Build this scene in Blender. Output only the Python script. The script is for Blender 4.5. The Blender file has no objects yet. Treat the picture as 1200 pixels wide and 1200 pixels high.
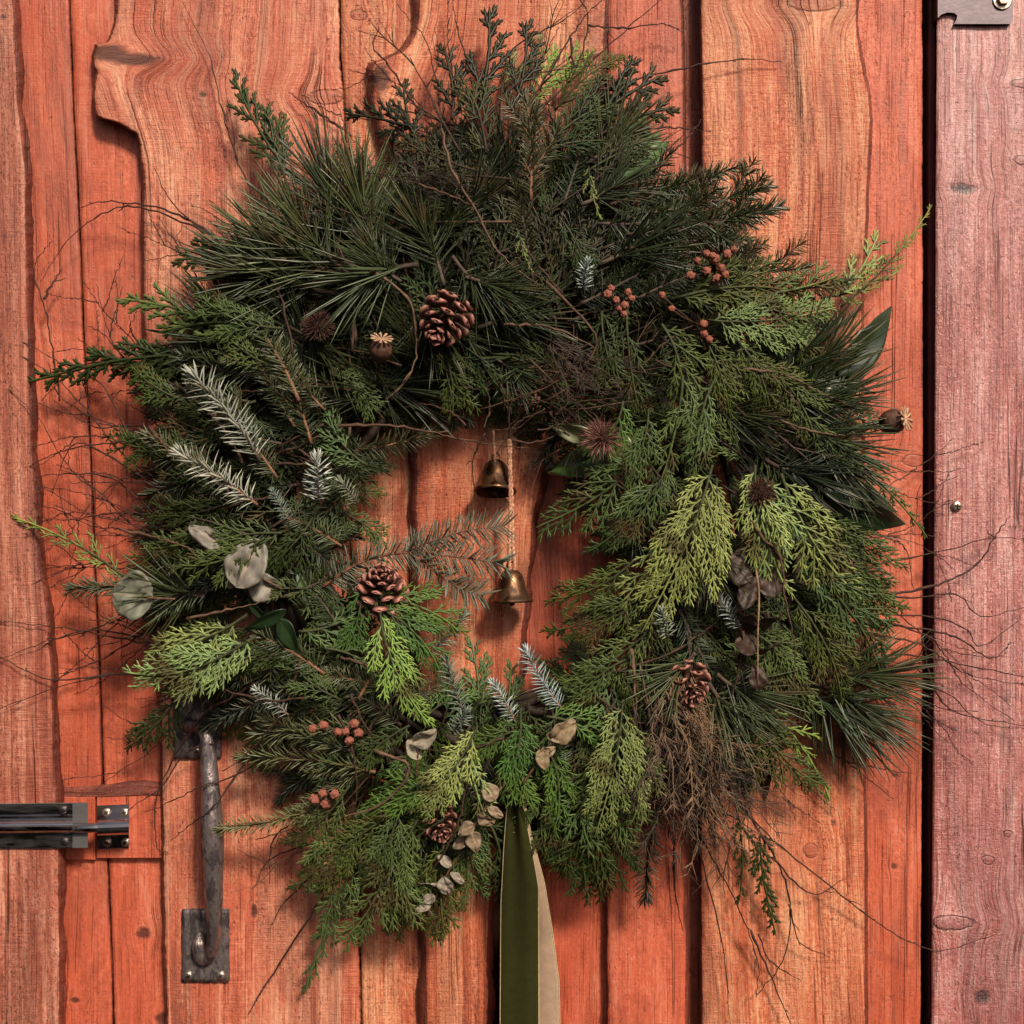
import bpy, math, random
import numpy as np
from mathutils import Vector, Matrix, noise as mnoise

R = math.radians
scene = bpy.context.scene
COL = scene.collection

# ------------------------------------------------------------------ camera
D = 1.05            # metres from the lens to the door face
S = 0.75e-3         # metres on the door face per photograph pixel
ZC = 1.45           # height of the lens above the threshold
cam = bpy.data.cameras.new('camera')
cam.sensor_width = 36.0
cam.lens = 18.0 * D / (600 * S)
cam.clip_start = 0.02
cam.clip_end = 200
camo = bpy.data.objects.new('camera', cam)
camo.location = (0, -D, ZC)
camo.rotation_euler = (R(90), 0, 0)
COL.objects.link(camo)
scene.camera = camo

# ------------------------------------------------------------------ light
SUN = Vector((0.36, -0.74, 0.66)).normalized()      # direction towards the sun
world = bpy.data.worlds.new('World')
scene.world = world
world.use_nodes = True
wn = world.node_tree
sky = wn.nodes.new('ShaderNodeTexSky')
sky.sky_type = 'NISHITA'
sky.sun_disc = False
sky.sun_elevation = math.asin(SUN.z)
sky.sun_rotation = math.atan2(SUN.x, SUN.y)
sky.air_density = 0.6
sky.dust_density = 5.0
sky.ozone_density = 0.3
wn.links.new(sky.outputs[0], wn.nodes['Background'].inputs[0])
wn.nodes['Background'].inputs[1].default_value = 0.05
sl = bpy.data.lights.new('sun', 'SUN')
sl.energy = 3.0
sl.angle = R(9)
sl.color = (1.0, 0.89, 0.71)
so = bpy.data.objects.new('sun', sl)
so.rotation_euler = SUN.to_track_quat('Z', 'Y').to_euler()
so.location = (1, -2, 4)
COL.objects.link(so)
scene.view_settings.view_transform = 'Standard'
scene.view_settings.look = 'None'
scene.view_settings.gamma = 1.0
scene.view_settings.exposure = 0.62

# ------------------------------------------------------------------ helpers
def P(px, py, z):
    """a point z metres proud of the door face that stands at this photo pixel"""
    k = S * (D - z) / D
    return Vector(((px - 600) * k, -z, ZC + (600 - py) * k))

def W(px, z=0.0):
    return px * S * (D - z) / D

class MB:
    def __init__(self):
        self.v = []; self.f = []; self.m = []; self.t = []
    def add(self, verts, faces, mat=0, tip=0.0):
        o = len(self.v)
        self.v.extend(verts)
        if isinstance(tip, (list, tuple)): self.t.extend(tip)
        else: self.t.extend([tip] * len(verts))
        for f in faces:
            self.f.append(tuple(i + o for i in f)); self.m.append(mat)
    def mesh(self, name, mats, smooth=True):
        me = bpy.data.meshes.new(name)
        me.from_pydata([tuple(p) for p in self.v], [], self.f)
        for mm in (mats if isinstance(mats, (list, tuple)) else [mats]): me.materials.append(mm)
        me.polygons.foreach_set('material_index', self.m)
        me.polygons.foreach_set('use_smooth', [smooth] * len(self.f))
        a = me.attributes.new('tip', 'FLOAT', 'POINT')
        a.data.foreach_set('value', self.t)
        me.update()
        return me

def link(name, me, parent=None, mat=None):
    o = bpy.data.objects.new(name, me)
    COL.objects.link(o)
    if parent is not None: o.parent = parent
    return o

def empty(name, loc, label, cat, group=None):
    o = bpy.data.objects.new(name, None)
    o.empty_display_size = 0.02
    o.location = loc
    COL.objects.link(o)
    o['label'] = label; o['category'] = cat
    if group: o['group'] = group
    return o

def local(o, world_matrix, root):
    o.matrix_basis = Matrix.Translation(-root.location) @ world_matrix

def frames(pts):
    T = []
    n = len(pts)
    for i in range(n):
        d = pts[min(i + 1, n - 1)] - pts[max(i - 1, 0)]
        T.append(d.normalized() if d.length > 1e-9 else Vector((1, 0, 0)))
    ref = Vector((0, 0, 1)) if abs(T[0].z) < 0.9 else Vector((0, 1, 0))
    u = (ref - T[0] * ref.dot(T[0])).normalized()
    out = []
    for t in T:
        u = u - t * u.dot(t)
        u = u.normalized() if u.length > 1e-9 else t.orthogonal().normalized()
        out.append((t, u, t.cross(u)))
    return out

def tube(mb, pts, rad, sides=6, mat=0, tip=0.0, flat=1.0, cap=True):
    pts = [Vector(p) for p in pts]
    n = len(pts)
    if not isinstance(rad, (list, tuple)): rad = [rad] * n
    fr = frames(pts)
    vs = []; fs = []; ts = []
    for i in range(n):
        t, u, w = fr[i]
        for k in range(sides):
            a = 2 * math.pi * k / sides
            vs.append(pts[i] + u * (math.cos(a) * rad[i] * flat) + w * (math.sin(a) * rad[i]))
            ts.append(tip[i] if isinstance(tip, (list, tuple)) else tip)
    for i in range(n - 1):
        for k in range(sides):
            a = i * sides + k; b = i * sides + (k + 1) % sides
            fs.append((a, b, b + sides, a + sides))
    if cap:
        fs.append(tuple(range(sides))[::-1])
        fs.append(tuple((n - 1) * sides + k for k in range(sides)))
    mb.add(vs, fs, mat, ts)

def lathe(mb, prof, seg=24, mat=0, M=None, tip=0.0):
    """profile of (radius, height) turned about Z"""
    vs = []; fs = []
    for r, h in prof:
        for k in range(seg):
            a = 2 * math.pi * k / seg
            p = Vector((r * math.cos(a), r * math.sin(a), h))
            vs.append(M @ p if M else p)
    for i in range(len(prof) - 1):
        for k in range(seg):
            a = i * seg + k; b = i * seg + (k + 1) % seg
            fs.append((a, b, b + seg, a + seg))
    mb.add(vs, fs, mat, tip)

def spline(pts, per=6):
    pts = [Vector(p) for p in pts]
    if len(pts) < 3:
        return [pts[0].lerp(pts[-1], i / per) for i in range(per + 1)]
    q = [pts[0] * 2 - pts[1]] + pts + [pts[-1] * 2 - pts[-2]]
    out = []
    for i in range(1, len(q) - 2):
        a, b, c, d = q[i - 1], q[i], q[i + 1], q[i + 2]
        for k in range(per):
            t = k / per
            out.append(0.5 * ((2 * b) + (c - a) * t + (2 * a - 5 * b + 4 * c - d) * t * t + (3 * b - a - 3 * c + d) * t ** 3))
    out.append(pts[-1])
    return out

# ------------------------------------------------------------------ materials
def newmat(name):
    m = bpy.data.materials.new(name); m.use_nodes = True
    nt = m.node_tree
    b = nt.nodes['Principled BSDF']
    return m, nt, b

class NT:
    def __init__(self, nt): self.nt = nt
    def n(self, typ, **kw):
        x = self.nt.nodes.new(typ)
        for k, v in kw.items(): setattr(x, k, v)
        return x
    def l(self, a, b): self.nt.links.new(a, b)
    def val(self, x, sock):
        if isinstance(x, (int, float)): sock.default_value = x
        else: self.l(x, sock)
    def math(self, op, a, b=0.0, c=None, clamp=False):
        x = self.n('ShaderNodeMath', operation=op, use_clamp=clamp)
        self.val(a, x.inputs[0]); self.val(b, x.inputs[1])
        if c is not None: self.val(c, x.inputs[2])
        return x.outputs[0]
    def mix(self, fac, a, b, mode='MIX'):
        x = self.n('ShaderNodeMix', data_type='RGBA', blend_type=mode)
        self.val(fac, x.inputs[0])
        for s, i in ((a, 6), (b, 7)):
            if isinstance(s, (tuple, list)): x.inputs[i].default_value = (*s[:3], 1)
            else: self.l(s, x.inputs[i])
        return x.outputs[2]
    def scalev(self, vec, sc):
        x = self.n('ShaderNodeVectorMath', operation='MULTIPLY')
        self.l(vec, x.inputs[0]); x.inputs[1].default_value = sc
        return x.outputs[0]
    def noise(self, vec, scale=1.0, detail=3.0, rough=0.5, dist=0.0):
        x = self.n('ShaderNodeTexNoise')
        self.l(vec, x.inputs['Vector'])
        x.inputs['Scale'].default_value = scale; x.inputs['Detail'].default_value = detail
        x.inputs['Roughness'].default_value = rough; x.inputs['Distortion'].default_value = dist
        return x.outputs[0]
    def ramp(self, fac, stops, interp='LINEAR'):
        x = self.n('ShaderNodeValToRGB')
        x.color_ramp.interpolation = interp
        e = x.color_ramp.elements
        while len(e) < len(stops): e.new(0.5)
        for q, (p, c) in zip(e, stops):
            q.position = p
            q.color = (c, c, c, 1) if isinstance(c, (int, float)) else (*c[:3], 1)
        self.l(fac, x.inputs[0])
        return x.outputs[0]
    def bump(self, h, dist, strength=1.0, nrm=None):
        x = self.n('ShaderNodeBump')
        x.inputs['Strength'].default_value = strength; x.inputs['Distance'].default_value = dist
        self.l(h, x.inputs['Height'])
        if nrm is not None: self.l(nrm, x.inputs['Normal'])
        return x.outputs[0]

def wood(name, dark, mid, light, wear=0.5, rough=0.52, saw=0.6, spec=0.5, fibre=1.0, bumpk=1.0, grain=1.0, pits=1.0):
    m, nt, b = newmat(name)
    g = NT(nt)
    at0 = g.n('ShaderNodeAttribute', attribute_name='grain').outputs['Vector']
    # a slow wander so that the grain is never ruler straight
    wob = g.n('ShaderNodeTexNoise'); g.l(g.scalev(at0, (9, 5, 1)), wob.inputs['Vector']); wob.inputs['Scale'].default_value = 1; wob.inputs['Detail'].default_value = 3
    wv_ = g.n('ShaderNodeVectorMath', operation='MULTIPLY_ADD'); g.l(wob.outputs['Color'], wv_.inputs[0]); wv_.inputs[1].default_value = (.006, .03, 0); g.l(at0, wv_.inputs[2])
    at = wv_.outputs[0]
    kn0 = g.n('ShaderNodeAttribute', attribute_name='knot').outputs['Fac']
    kn = g.math('MULTIPLY', kn0, g.math('MULTIPLY_ADD', g.noise(g.scalev(at0, (220, 220, 1)), 1, 3, 0.6), 0.7, 0.65))
    streak = g.noise(g.scalev(at, (110, 4.5, 1)), 1, 7, 0.74, 0.5)
    fine = g.noise(g.scalev(at, (560, 12, 1)), 1, 4, 0.7)
    blotch = g.noise(g.scalev(at0, (24, 9, 1)), 1, 6, 0.68, 0.6)
    mott = g.noise(g.scalev(at0, (330, 210, 4)), 1, 4, 0.7)
    wv = g.n('ShaderNodeTexWave', wave_type='BANDS', bands_direction='X', wave_profile='SAW')
    g.l(g.scalev(at, (1, 0.05, 0.2)), wv.inputs['Vector'])
    wv.inputs['Scale'].default_value = 30; wv.inputs['Distortion'].default_value = 4.5
    wv.inputs['Detail'].default_value = 4; wv.inputs['Detail Scale'].default_value = 2.0; wv.inputs['Detail Roughness'].default_value = .6
    ring = wv.outputs['Fac']
    sawm = g.ramp(g.noise(g.scalev(at0, (30, 14, 9)), 1, 3, 0.6), [(0.40, 0.0), (0.62, 1.0)])
    sawn0 = g.noise(g.scalev(at0, (60, 560, 1)), 1, 3, 0.65, 0.5)
    sawn = g.math('ADD', 0.5, g.math('MULTIPLY', g.math('SUBTRACT', sawn0, 0.5), g.math('MULTIPLY_ADD', sawm, 1.1, 0.25)))
    f1 = g.math('MULTIPLY', streak, 0.58 * grain)
    f1 = g.math('ADD', f1, g.math('MULTIPLY', fine, 0.30 * fibre))
    f1 = g.math('ADD', f1, g.math('MULTIPLY', ring, 0.085 * grain))
    f1 = g.math('ADD', f1, g.math('MULTIPLY', blotch, 0.55))
    f1 = g.math('ADD', f1, g.math('MULTIPLY', mott, 0.34))
    f1 = g.math('ADD', f1, g.math('MULTIPLY', sawn, 0.16 * saw))
    base = 0.5 * (0.58 * grain + 0.30 * fibre + 0.55 + 0.34 + 0.16 * saw) + 0.0425 * grain
    c = g.ramp(g.math('ADD', f1, 0.5 - base), [(0.30, dark), (0.44, tuple(.35 * x + .65 * y for x, y in zip(dark, mid))), (0.51, mid), (0.655, light)])
    # rubbed places where the stain has gone and pale wood shows
    wr = g.noise(g.scalev(at, (38, 1.8, 3)), 1, 6, 0.7, 0.5)
    wr = g.math('MULTIPLY', wr, g.math('ADD', 0.45, g.math('ADD', g.math('MULTIPLY', fine, 0.6), g.math('MULTIPLY', mott, 0.5))))
    wmask = g.ramp(wr, [(0.46, 0.0), (0.66, 1.0)])
    c = g.mix(g.math('MULTIPLY', wmask, wear), c, light)
    # grey brown weather streaks
    st = g.ramp(g.math('MULTIPLY_ADD', mott, 0.12, g.noise(g.scalev(at, (48, 1.5, 7)), 1, 7, 0.72, 0.7)), [(0.60, 0.0), (0.76, 1.0)])
    c = g.mix(g.math('MULTIPLY', st, 0.78), c, (dark[0] * .42, dark[1] * .62, dark[2] * .72))
    sp = g.ramp(g.noise(g.scalev(at0, (300, 130, 5)), 1, 3, 0.55), [(0.66, 0.0), (0.74, 1.0)])
    c = g.mix(g.math('MULTIPLY', sp, 0.55), c, tuple(x * 0.3 for x in dark))
    # the stain took unevenly: broad deeper red patches
    dp = g.ramp(g.noise(g.scalev(at0, (13, 3.4, 21)), 1, 5, 0.66, 0.8), [(0.42, 0.0), (0.66, 1.0)])
    c = g.mix(g.math('MULTIPLY', dp, 0.72), c, (mid[0] * .74, mid[1] * .58, mid[2] * .52))
    # saw pits: little dark pores in rows
    pt = g.ramp(g.noise(g.scalev(at0, (640, 300, 6)), 1, 3, 0.6), [(0.56, 0.0), (0.68, 1.0)])
    pt = g.math('MULTIPLY', pt, g.ramp(g.noise(g.scalev(at, (34, 5, 23)), 1, 4, 0.7), [(0.42, 0.1), (0.62, 1.0)]))
    c = g.mix(g.math('MULTIPLY', pt, 0.55 * pits), c, (dark[0] * .5, dark[1] * .6, dark[2] * .7))
    # grime and weathering in broad vertical drifts
    gr = g.ramp(g.noise(g.scalev(at0, (11, 2.6, 11)), 1, 7, 0.74, 0.9), [(0.50, 0.0), (0.70, 1.0)])
    gr = g.math('MULTIPLY', gr, g.math('MULTIPLY_ADD', streak, 1.1, 0.12), clamp=True)
    c = g.mix(g.math('MULTIPLY', gr, 0.80), c, (dark[0] * .55, dark[1] * .80, dark[2] * .95))
    # hairline cracks along the grain
    ck = g.ramp(g.noise(g.scalev(at, (75, 0.9, 13)), 1, 3, 0.55, 0.3), [(0.488, 0.0), (0.5, 1.0), (0.512, 0.0)])
    ckm = g.ramp(g.noise(g.scalev(at0, (26, 6, 17)), 1, 3, 0.6), [(0.52, 0.0), (0.62, 1.0)])
    ck = g.math('MULTIPLY', ck, ckm)
    c = g.mix(g.math('MULTIPLY', ck, 0.7), c, tuple(x * 0.25 for x in dark))
    # drying pores and hairline checks
    fp = g.ramp(g.noise(g.scalev(at, (900, 16, 2)), 1, 2, 0.6), [(0.30, 1.0), (0.42, 0.0)])
    c = g.mix(g.math('MULTIPLY', fp, 0.5), c, tuple(x * 0.55 for x in dark))
    # knots
    krs = g.noise(g.scalev(at0, (160, 240, 1)), 1, 4, 0.7)
    kc = g.mix(krs, tuple(x * 0.55 for x in dark), tuple((x * 1.2 + y) / 2 for x, y in zip(mid, dark)))
    km = g.ramp(kn, [(0.40, 0.0), (0.62, 1.0)])
    kr = g.ramp(kn, [(0.36, 0.0), (0.46, 0.8), (0.58, 0.0)])
    c = g.mix(g.math('MULTIPLY', km, 0.6), c, kc)
    c = g.mix(g.math('MULTIPLY', kr, g.ramp(krs, [(0.35, 0.15), (0.6, 1.0)])), c, tuple(x * 0.32 for x in dark))
    kd = g.n('ShaderNodeAttribute', attribute_name='dark_knot').outputs['Fac']
    kd = g.math('MULTIPLY', kd, g.math('MULTIPLY_ADD', krs, 1.3, 0.35))
    c = g.mix(g.ramp(kd, [(0.30, 0.0), (0.62, 0.85)]), c, (dark[0] * .22, dark[1] * .35, dark[2] * .45))
    g.l(c, b.inputs['Base Color'])
    g.l(g.math('ADD', rough - 0.15, g.math('MULTIPLY', streak, 0.30)), b.inputs['Roughness'])
    b.inputs['Specular IOR Level'].default_value = spec
    h = g.math('ADD', g.math('MULTIPLY', streak, 0.8), g.math('MULTIPLY', fine, 0.5 * fibre))
    h = g.math('ADD', h, g.math('MULTIPLY', sawn, 0.7 * saw))
    h = g.math('ADD', h, g.math('MULTIPLY', mott, 0.55))
    h = g.math('ADD', h, g.math('MULTIPLY', ring, 0.2))
    h = g.math('SUBTRACT', h, g.math('MULTIPLY', kr, 0.5))
    h = g.math('SUBTRACT', h, g.math('MULTIPLY', sp, 0.35))
    h = g.math('SUBTRACT', h, g.math('MULTIPLY', fp, 0.3))
    h = g.math('SUBTRACT', h, g.math('MULTIPLY', ck, 1.1))
    h = g.math('SUBTRACT', h, g.math('MULTIPLY', pt, 0.45 * pits))
    g.l(g.bump(h, 0.0014 * bumpk, 0.9), b.inputs['Normal'])
    return m

def foliage_mat(name, tipgain=1.6, rough=0.45, spec=0.45, tiphue=(1.12, 1.0, 0.7)):
    m, nt, b = newmat(name)
    g = NT(nt)
    oi = g.n('ShaderNodeObjectInfo')
    tip = g.n('ShaderNodeAttribute', attribute_name='tip').outputs['Fac']
    tc = g.n('ShaderNodeTexCoord').outputs['Object']
    nz = g.noise(tc, 55, 3, 0.6)
    base = oi.outputs['Color']
    base = g.mix(1.0, base, (.66, .68, .64), 'MULTIPLY')
    tcol = g.mix(1.0, base, tuple(x * tipgain for x in tiphue), 'MULTIPLY')
    c = g.mix(tip, base, tcol)
    var = g.math('ADD', 0.62, g.math('MULTIPLY', nz, 0.76))
    cc = g.n('ShaderNodeCombineColor'); [g.l(var, cc.inputs[i]) for i in range(3)]
    c = g.mix(1.0, c, cc.outputs[0], 'MULTIPLY')
    # a few dried brown bits
    br = g.ramp(g.noise(tc, 23, 2, 0.5), [(0.61, 0.0), (0.72, 0.75)])
    c = g.mix(br, c, (0.075, 0.05, 0.022))
    g.l(c, b.inputs['Base Color'])
    b.inputs['Roughness'].default_value = rough
    b.inputs['Specular IOR Level'].default_value = spec
    return m

def plain(name, col, rough=0.6, spec=0.4, metal=0.0, var=0.35, scale=60, bump=0.0006, col2=None, objcol=False):
    m, nt, b = newmat(name)
    g = NT(nt)
    tc = g.n('ShaderNodeTexCoord').outputs['Object']
    nz = g.noise(tc, scale, 4, 0.62)
    c2 = col2 or tuple(x * (1 - var) for x in col)
    c = g.mix(g.ramp(nz, [(0.36, 0.0), (0.64, 1.0)]), c2, col)
    if objcol:
        oi = g.n('ShaderNodeObjectInfo')
        c = g.mix(1.0, c, oi.outputs['Color'], 'MULTIPLY')
    g.l(c, b.inputs['Base Color'])
    b.inputs['Roughness'].default_value = rough
    b.inputs['Specular IOR Level'].default_value = spec
    b.inputs['Metallic'].default_value = metal
    if bump:
        g.l(g.bump(g.noise(tc, scale * 2.5, 3, 0.6), bump, 0.6), b.inputs['Normal'])
    return m

def metal(name, col, rough, scale=(60, 60, 60), stain=(0.02, 0.015, 0.012), amount=0.5, bump=0.0004, metallic=1.0):
    m, nt, b = newmat(name)
    g = NT(nt)
    tc = g.n('ShaderNodeTexCoord').outputs['Object']
    n1 = g.noise(g.scalev(tc, scale), 1, 5, 0.65, 0.3)
    mask = g.ramp(n1, [(0.42, 0.0), (0.56, 1.0)])
    c = g.mix(g.math('MULTIPLY', mask, amount), col, stain)
    g.l(c, b.inputs['Base Color'])
    g.l(g.math('MULTIPLY_ADD', mask, 0.33 * amount, rough), b.inputs['Roughness'])
    g.l(g.math('SUBTRACT', metallic, g.math('MULTIPLY', mask, 0.5 * amount)), b.inputs['Metallic'])
    g.l(g.bump(g.noise(g.scalev(tc, tuple(x * 2 for x in scale)), 1, 4, 0.6), bump, 0.7), b.inputs['Normal'])
    return m

WD = dict(
    jamb=wood('stained_board_brown', (0.11, 0.030, 0.020), (0.38, 0.100, 0.058), (0.64, 0.28, 0.19), wear=0.6, saw=0.9),
    red=wood('stained_board_red', (0.24, 0.042, 0.023), (0.55, 0.114, 0.055), (0.66, 0.22, 0.14), wear=0.18, saw=0.5, fibre=0.6, bumpk=.7, grain=.55, pits=.7),
    orange=wood('stained_board_orange', (0.20, 0.044, 0.025), (0.57, 0.138, 0.062), (0.75, 0.36, 0.20), wear=0.85, saw=0.9),
    pale=wood('stained_board_pale', (0.24, 0.053, 0.032), (0.59, 0.150, 0.082), (0.76, 0.37, 0.23), wear=0.75, saw=0.8),
    dim=wood('stained_board_dark', (0.13, 0.028, 0.016), (0.29, 0.062, 0.032), (0.45, 0.14, 0.075), wear=0.2, saw=0.4),
    post=wood('painted_post_pink', (0.24, 0.068, 0.060), (0.52, 0.160, 0.140), (0.77, 0.43, 0.41), wear=0.55, rough=0.30, saw=0.35, spec=1.0, bumpk=2.2, grain=.9, pits=.6),
)
_pb = WD['post'].node_tree.nodes['Principled BSDF']
_pb.inputs['Coat Weight'].default_value = .55; _pb.inputs['Coat Roughness'].default_value = .42
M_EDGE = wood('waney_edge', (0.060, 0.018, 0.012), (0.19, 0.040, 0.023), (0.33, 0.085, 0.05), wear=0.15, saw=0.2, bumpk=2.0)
M_DARK = plain('dark_wood', (0.040, 0.014, 0.011), 0.8, 0.2, scale=30)
M_FOL = foliage_mat('cedar_leaf', 2.6, 0.5, 0.3, (1.03, 1.0, .74))
M_NEEDLE = foliage_mat('needle', 1.7, 0.38, 0.55, (1.05, 1.0, 0.9))
M_STEM = plain('twig_bark', (0.088, 0.058, 0.043), 0.7, 0.3, scale=180, var=0.55, objcol=True)
M_LEAF = foliage_mat('broad_leaf', 1.7, 0.36, 0.5)
M_EUC = foliage_mat('eucalyptus_leaf', 1.55, 0.55, 0.35, (1.1, 1.0, 0.92))
def cone_mat():
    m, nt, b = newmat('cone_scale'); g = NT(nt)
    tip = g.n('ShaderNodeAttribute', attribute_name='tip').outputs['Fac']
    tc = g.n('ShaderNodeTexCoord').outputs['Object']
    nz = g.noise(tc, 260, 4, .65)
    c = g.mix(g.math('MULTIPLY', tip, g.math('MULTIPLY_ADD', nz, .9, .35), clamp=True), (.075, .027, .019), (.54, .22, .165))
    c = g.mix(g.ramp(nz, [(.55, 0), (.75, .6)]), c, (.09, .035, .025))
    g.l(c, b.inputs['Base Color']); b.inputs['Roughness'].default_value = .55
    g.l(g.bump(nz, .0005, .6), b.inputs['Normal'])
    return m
M_CONE = cone_mat()
M_CORE = plain('cone_core', (0.035, 0.016, 0.011), 0.85, 0.2)
M_TAN = plain('dry_straw', (0.55, 0.35, 0.22), 0.6, 0.3, scale=150, col2=(0.24, 0.12, 0.07))
M_BROWN = plain('dry_brown', (0.13, 0.055, 0.036), 0.65, 0.35, scale=140, col2=(0.045, 0.02, 0.014))
M_REDCONE = plain('red_brown_cone', (0.44, 0.145, 0.095), 0.65, 0.3, scale=420, col2=(0.12, 0.036, 0.025))
M_BRASS = metal('aged_brass', (0.20, 0.098, 0.050), 0.30, (70, 70, 70), (0.035, 0.016, 0.010), 0.85, 0.0003)
M_TWINE = plain('jute_twine', (0.68, 0.40, 0.27), 0.85, 0.1, scale=500, col2=(0.33, 0.13, 0.07), bump=0.0005)
M_VELVET = plain('olive_velvet', (0.027, 0.027, 0.007), 0.95, 0.08, scale=220, var=0.22, bump=0.0003)
M_VELVET.node_tree.nodes['Principled BSDF'].inputs['Sheen Weight'].default_value = .15
M_VELVET.node_tree.nodes['Principled BSDF'].inputs['Sheen Tint'].default_value = (.55, .5, .2, 1)
M_VELBACK = plain('ribbon_back', (0.40, 0.27, 0.19), 0.85, 0.15, scale=180, var=0.15, bump=0.0002)
M_SELV = plain('ribbon_selvedge', (0.46, 0.36, 0.20), 0.7, 0.25, scale=300, var=0.25)
M_IRON = metal('forged_iron', (0.32, 0.26, 0.255), 0.28, (150, 150, 60), (0.020, 0.013, 0.016), 0.90, 0.0018, 0.8)
M_STEEL = metal('bolt_steel', (0.44, 0.41, 0.415), 0.16, (30, 160, 120), (0.22, 0.20, 0.20), 0.12, 0.0002)
M_STEELD = metal('dull_steel', (0.135, 0.125, 0.132), 0.42, (60, 90, 90), (0.07, 0.06, 0.06), 0.4, 0.0003, .5)
M_ZINC = metal('zinc_plate', (0.105, 0.085, 0.094), 0.48, (90, 90, 90), (0.15, 0.12, 0.13), 0.14, 0.0003)
M_SCREW = metal('screw_steel', (0.62, 0.52, 0.44), 0.3, (200, 200, 200), (0.10, 0.06, 0.04), 0.4, 0.0002)
M_SLOT_SHADE = plain('screw_recess_shade', (0.015, 0.012, 0.012), 0.7, 0.2)

# ------------------------------------------------------------------ planks
Y0, Y1 = -260, 1460
def edge_fn(pts, seed, amp=1.2):
    xs = np.array([p[0] for p in pts], float); ys = np.array([p[1] for p in pts], float)
    o = np.argsort(ys); xs = xs[o]; ys = ys[o]
    def f(y):
        x = float(np.interp(y, ys, xs))
        return x + amp * mnoise.noise(Vector((y * 0.021, seed, 0))) + 0.6 * amp * mnoise.noise(Vector((y * 0.11, seed, 3))) + 0.55 * amp * mnoise.noise(Vector((y * 0.34, seed, 5)))
    return f

def plank(parent, name, left, right, zf, thick, mat, seed, wl=0.0, wr=0.0, knots=(), amp=1.0, y0=Y0, y1=Y1, step=4.0, cup=0.0006, rough=1.0, edge=None, twist=0.0, bend=0.6):
    """a board with traced left and right edges; wl, wr are the pixel widths of the sloping waney edges"""
    fl = edge_fn(left, seed, amp if wl else 0.5); fr = edge_fn(right, seed + 9, amp if wr else 0.5)
    rows = int((y1 - y0) / step) + 1
    mw = max(fr(y) - fl(y) for y in np.linspace(y0, y1, 12))
    cols = max(6, int(mw / step))
    fls = lambda y: sum(fl(y + q) for q in (-36, -24, -12, 0, 12, 24, 36)) / 7
    frs = lambda y: sum(fr(y + q) for q in (-36, -24, -12, 0, 12, 24, 36)) / 7
    lm = np.mean([fl(y) for y in np.linspace(y0, y1, 20)]); rm = np.mean([fr(y) for y in np.linspace(y0, y1, 20)])
    NC = cols + 1 + 6                     # three edge points either side
    V = []; G = []; K = []; KD = []
    for i in range(rows):
        y = y0 + (y1 - y0) * i / (rows - 1)
        L = fl(y); Rr = fr(y); Ls = fls(y); Rs = frs(y)
        row = []
        wlv = wl * (0.8 + 0.45 * mnoise.noise(Vector((y * 0.02, seed, 7)))) if wl else 0.0
        wrv = wr * (0.8 + 0.45 * mnoise.noise(Vector((y * 0.02, seed, 17)))) if wr else 0.0
        row.append((L - wlv * 0.55 - 0.2, zf - thick)); row.append((L - wlv, zf - thick * 0.62)); row.append((L - wlv * 0.42 - 0.5, zf - thick * 0.22))
        for k in range(cols + 1):
            s = k / cols
            e = min(s, 1 - s) * (Rr - L)
            z = zf + cup * (1 - (2 * s - 1) ** 2) - 0.0012 * math.exp(-e / 2.0)
            z += rough * 0.0006 * mnoise.noise(Vector(((L + s * (Rr - L)) * 0.03, y * 0.006, seed)))
            row.append((L + s * (Rr - L), z))
        row.append((Rr + wrv * 0.42 + 0.5, zf - thick * 0.22)); row.append((Rr + wrv, zf - thick * 0.62)); row.append((Rr + wrv * 0.55 + 0.2, zf - thick))
        for (x, z) in row:
            kk = 0.0; kd = 0.0; du = 0.0; zz = z
            for (kx, ky, krx, kry, kh) in knots:
                dx = (x - kx) / krx; dy = (y - ky) / kry
                d = math.sqrt(dx * dx + dy * dy)
                if d < 6:
                    if kh < 0: kd = max(kd, math.exp(-(d ** 1.6) * 0.6))
                    else: kk = max(kk, math.exp(-(d ** 1.6) * 0.72))
                    du += -bend * (x - kx) * math.exp(-(dx * dx / 7 + dy * dy / 7))
                    zz += kh * math.exp(-d * d * 0.5)
            du -= .6 * (Ls - lm) * math.exp(-abs(x - Ls) / max(50.0, abs(Ls - lm) * 2.4)) + .6 * (Rs - rm) * math.exp(-abs(Rs - x) / max(50.0, abs(Rs - rm) * 2.4))
            du += twist * math.sin(y * 0.005 + seed) * 20
            V.append(P(x, y, zz))
            G.append(((x + du) * S + seed * 1.37, y * S + seed * 0.71, seed * 2.3)); K.append(kk); KD.append(kd)
    F = []; MI = []
    for i in range(rows - 1):
        for k in range(NC - 1):
            a = i * NC + k
            F.append((a, a + NC, a + NC + 1, a + 1))
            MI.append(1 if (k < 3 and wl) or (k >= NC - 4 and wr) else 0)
    me = bpy.data.meshes.new(name)
    F.append(tuple(range(NC))); F.append(tuple((rows - 1) * NC + k for k in range(NC))[::-1]); MI += [0, 0]
    org = parent.location if parent is not None else Vector((0, 0, 0))
    me.from_pydata([tuple(v - org) for v in V], [], F)
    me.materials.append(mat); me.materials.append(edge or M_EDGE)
    me.polygons.foreach_set('material_index', MI)
    me.polygons.foreach_set('use_smooth', [True] * (len(F) - 2) + [False, False])
    a = me.attributes.new('grain', 'FLOAT_VECTOR', 'POINT'); a.data.foreach_set('vector', [c for g in G for c in g])
    a = me.attributes.new('knot', 'FLOAT', 'POINT'); a.data.foreach_set('value', K)
    a = me.attributes.new('dark_knot', 'FLOAT', 'POINT'); a.data.foreach_set('value', KD)
    me.update()
    return link(name, me, parent)

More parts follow.
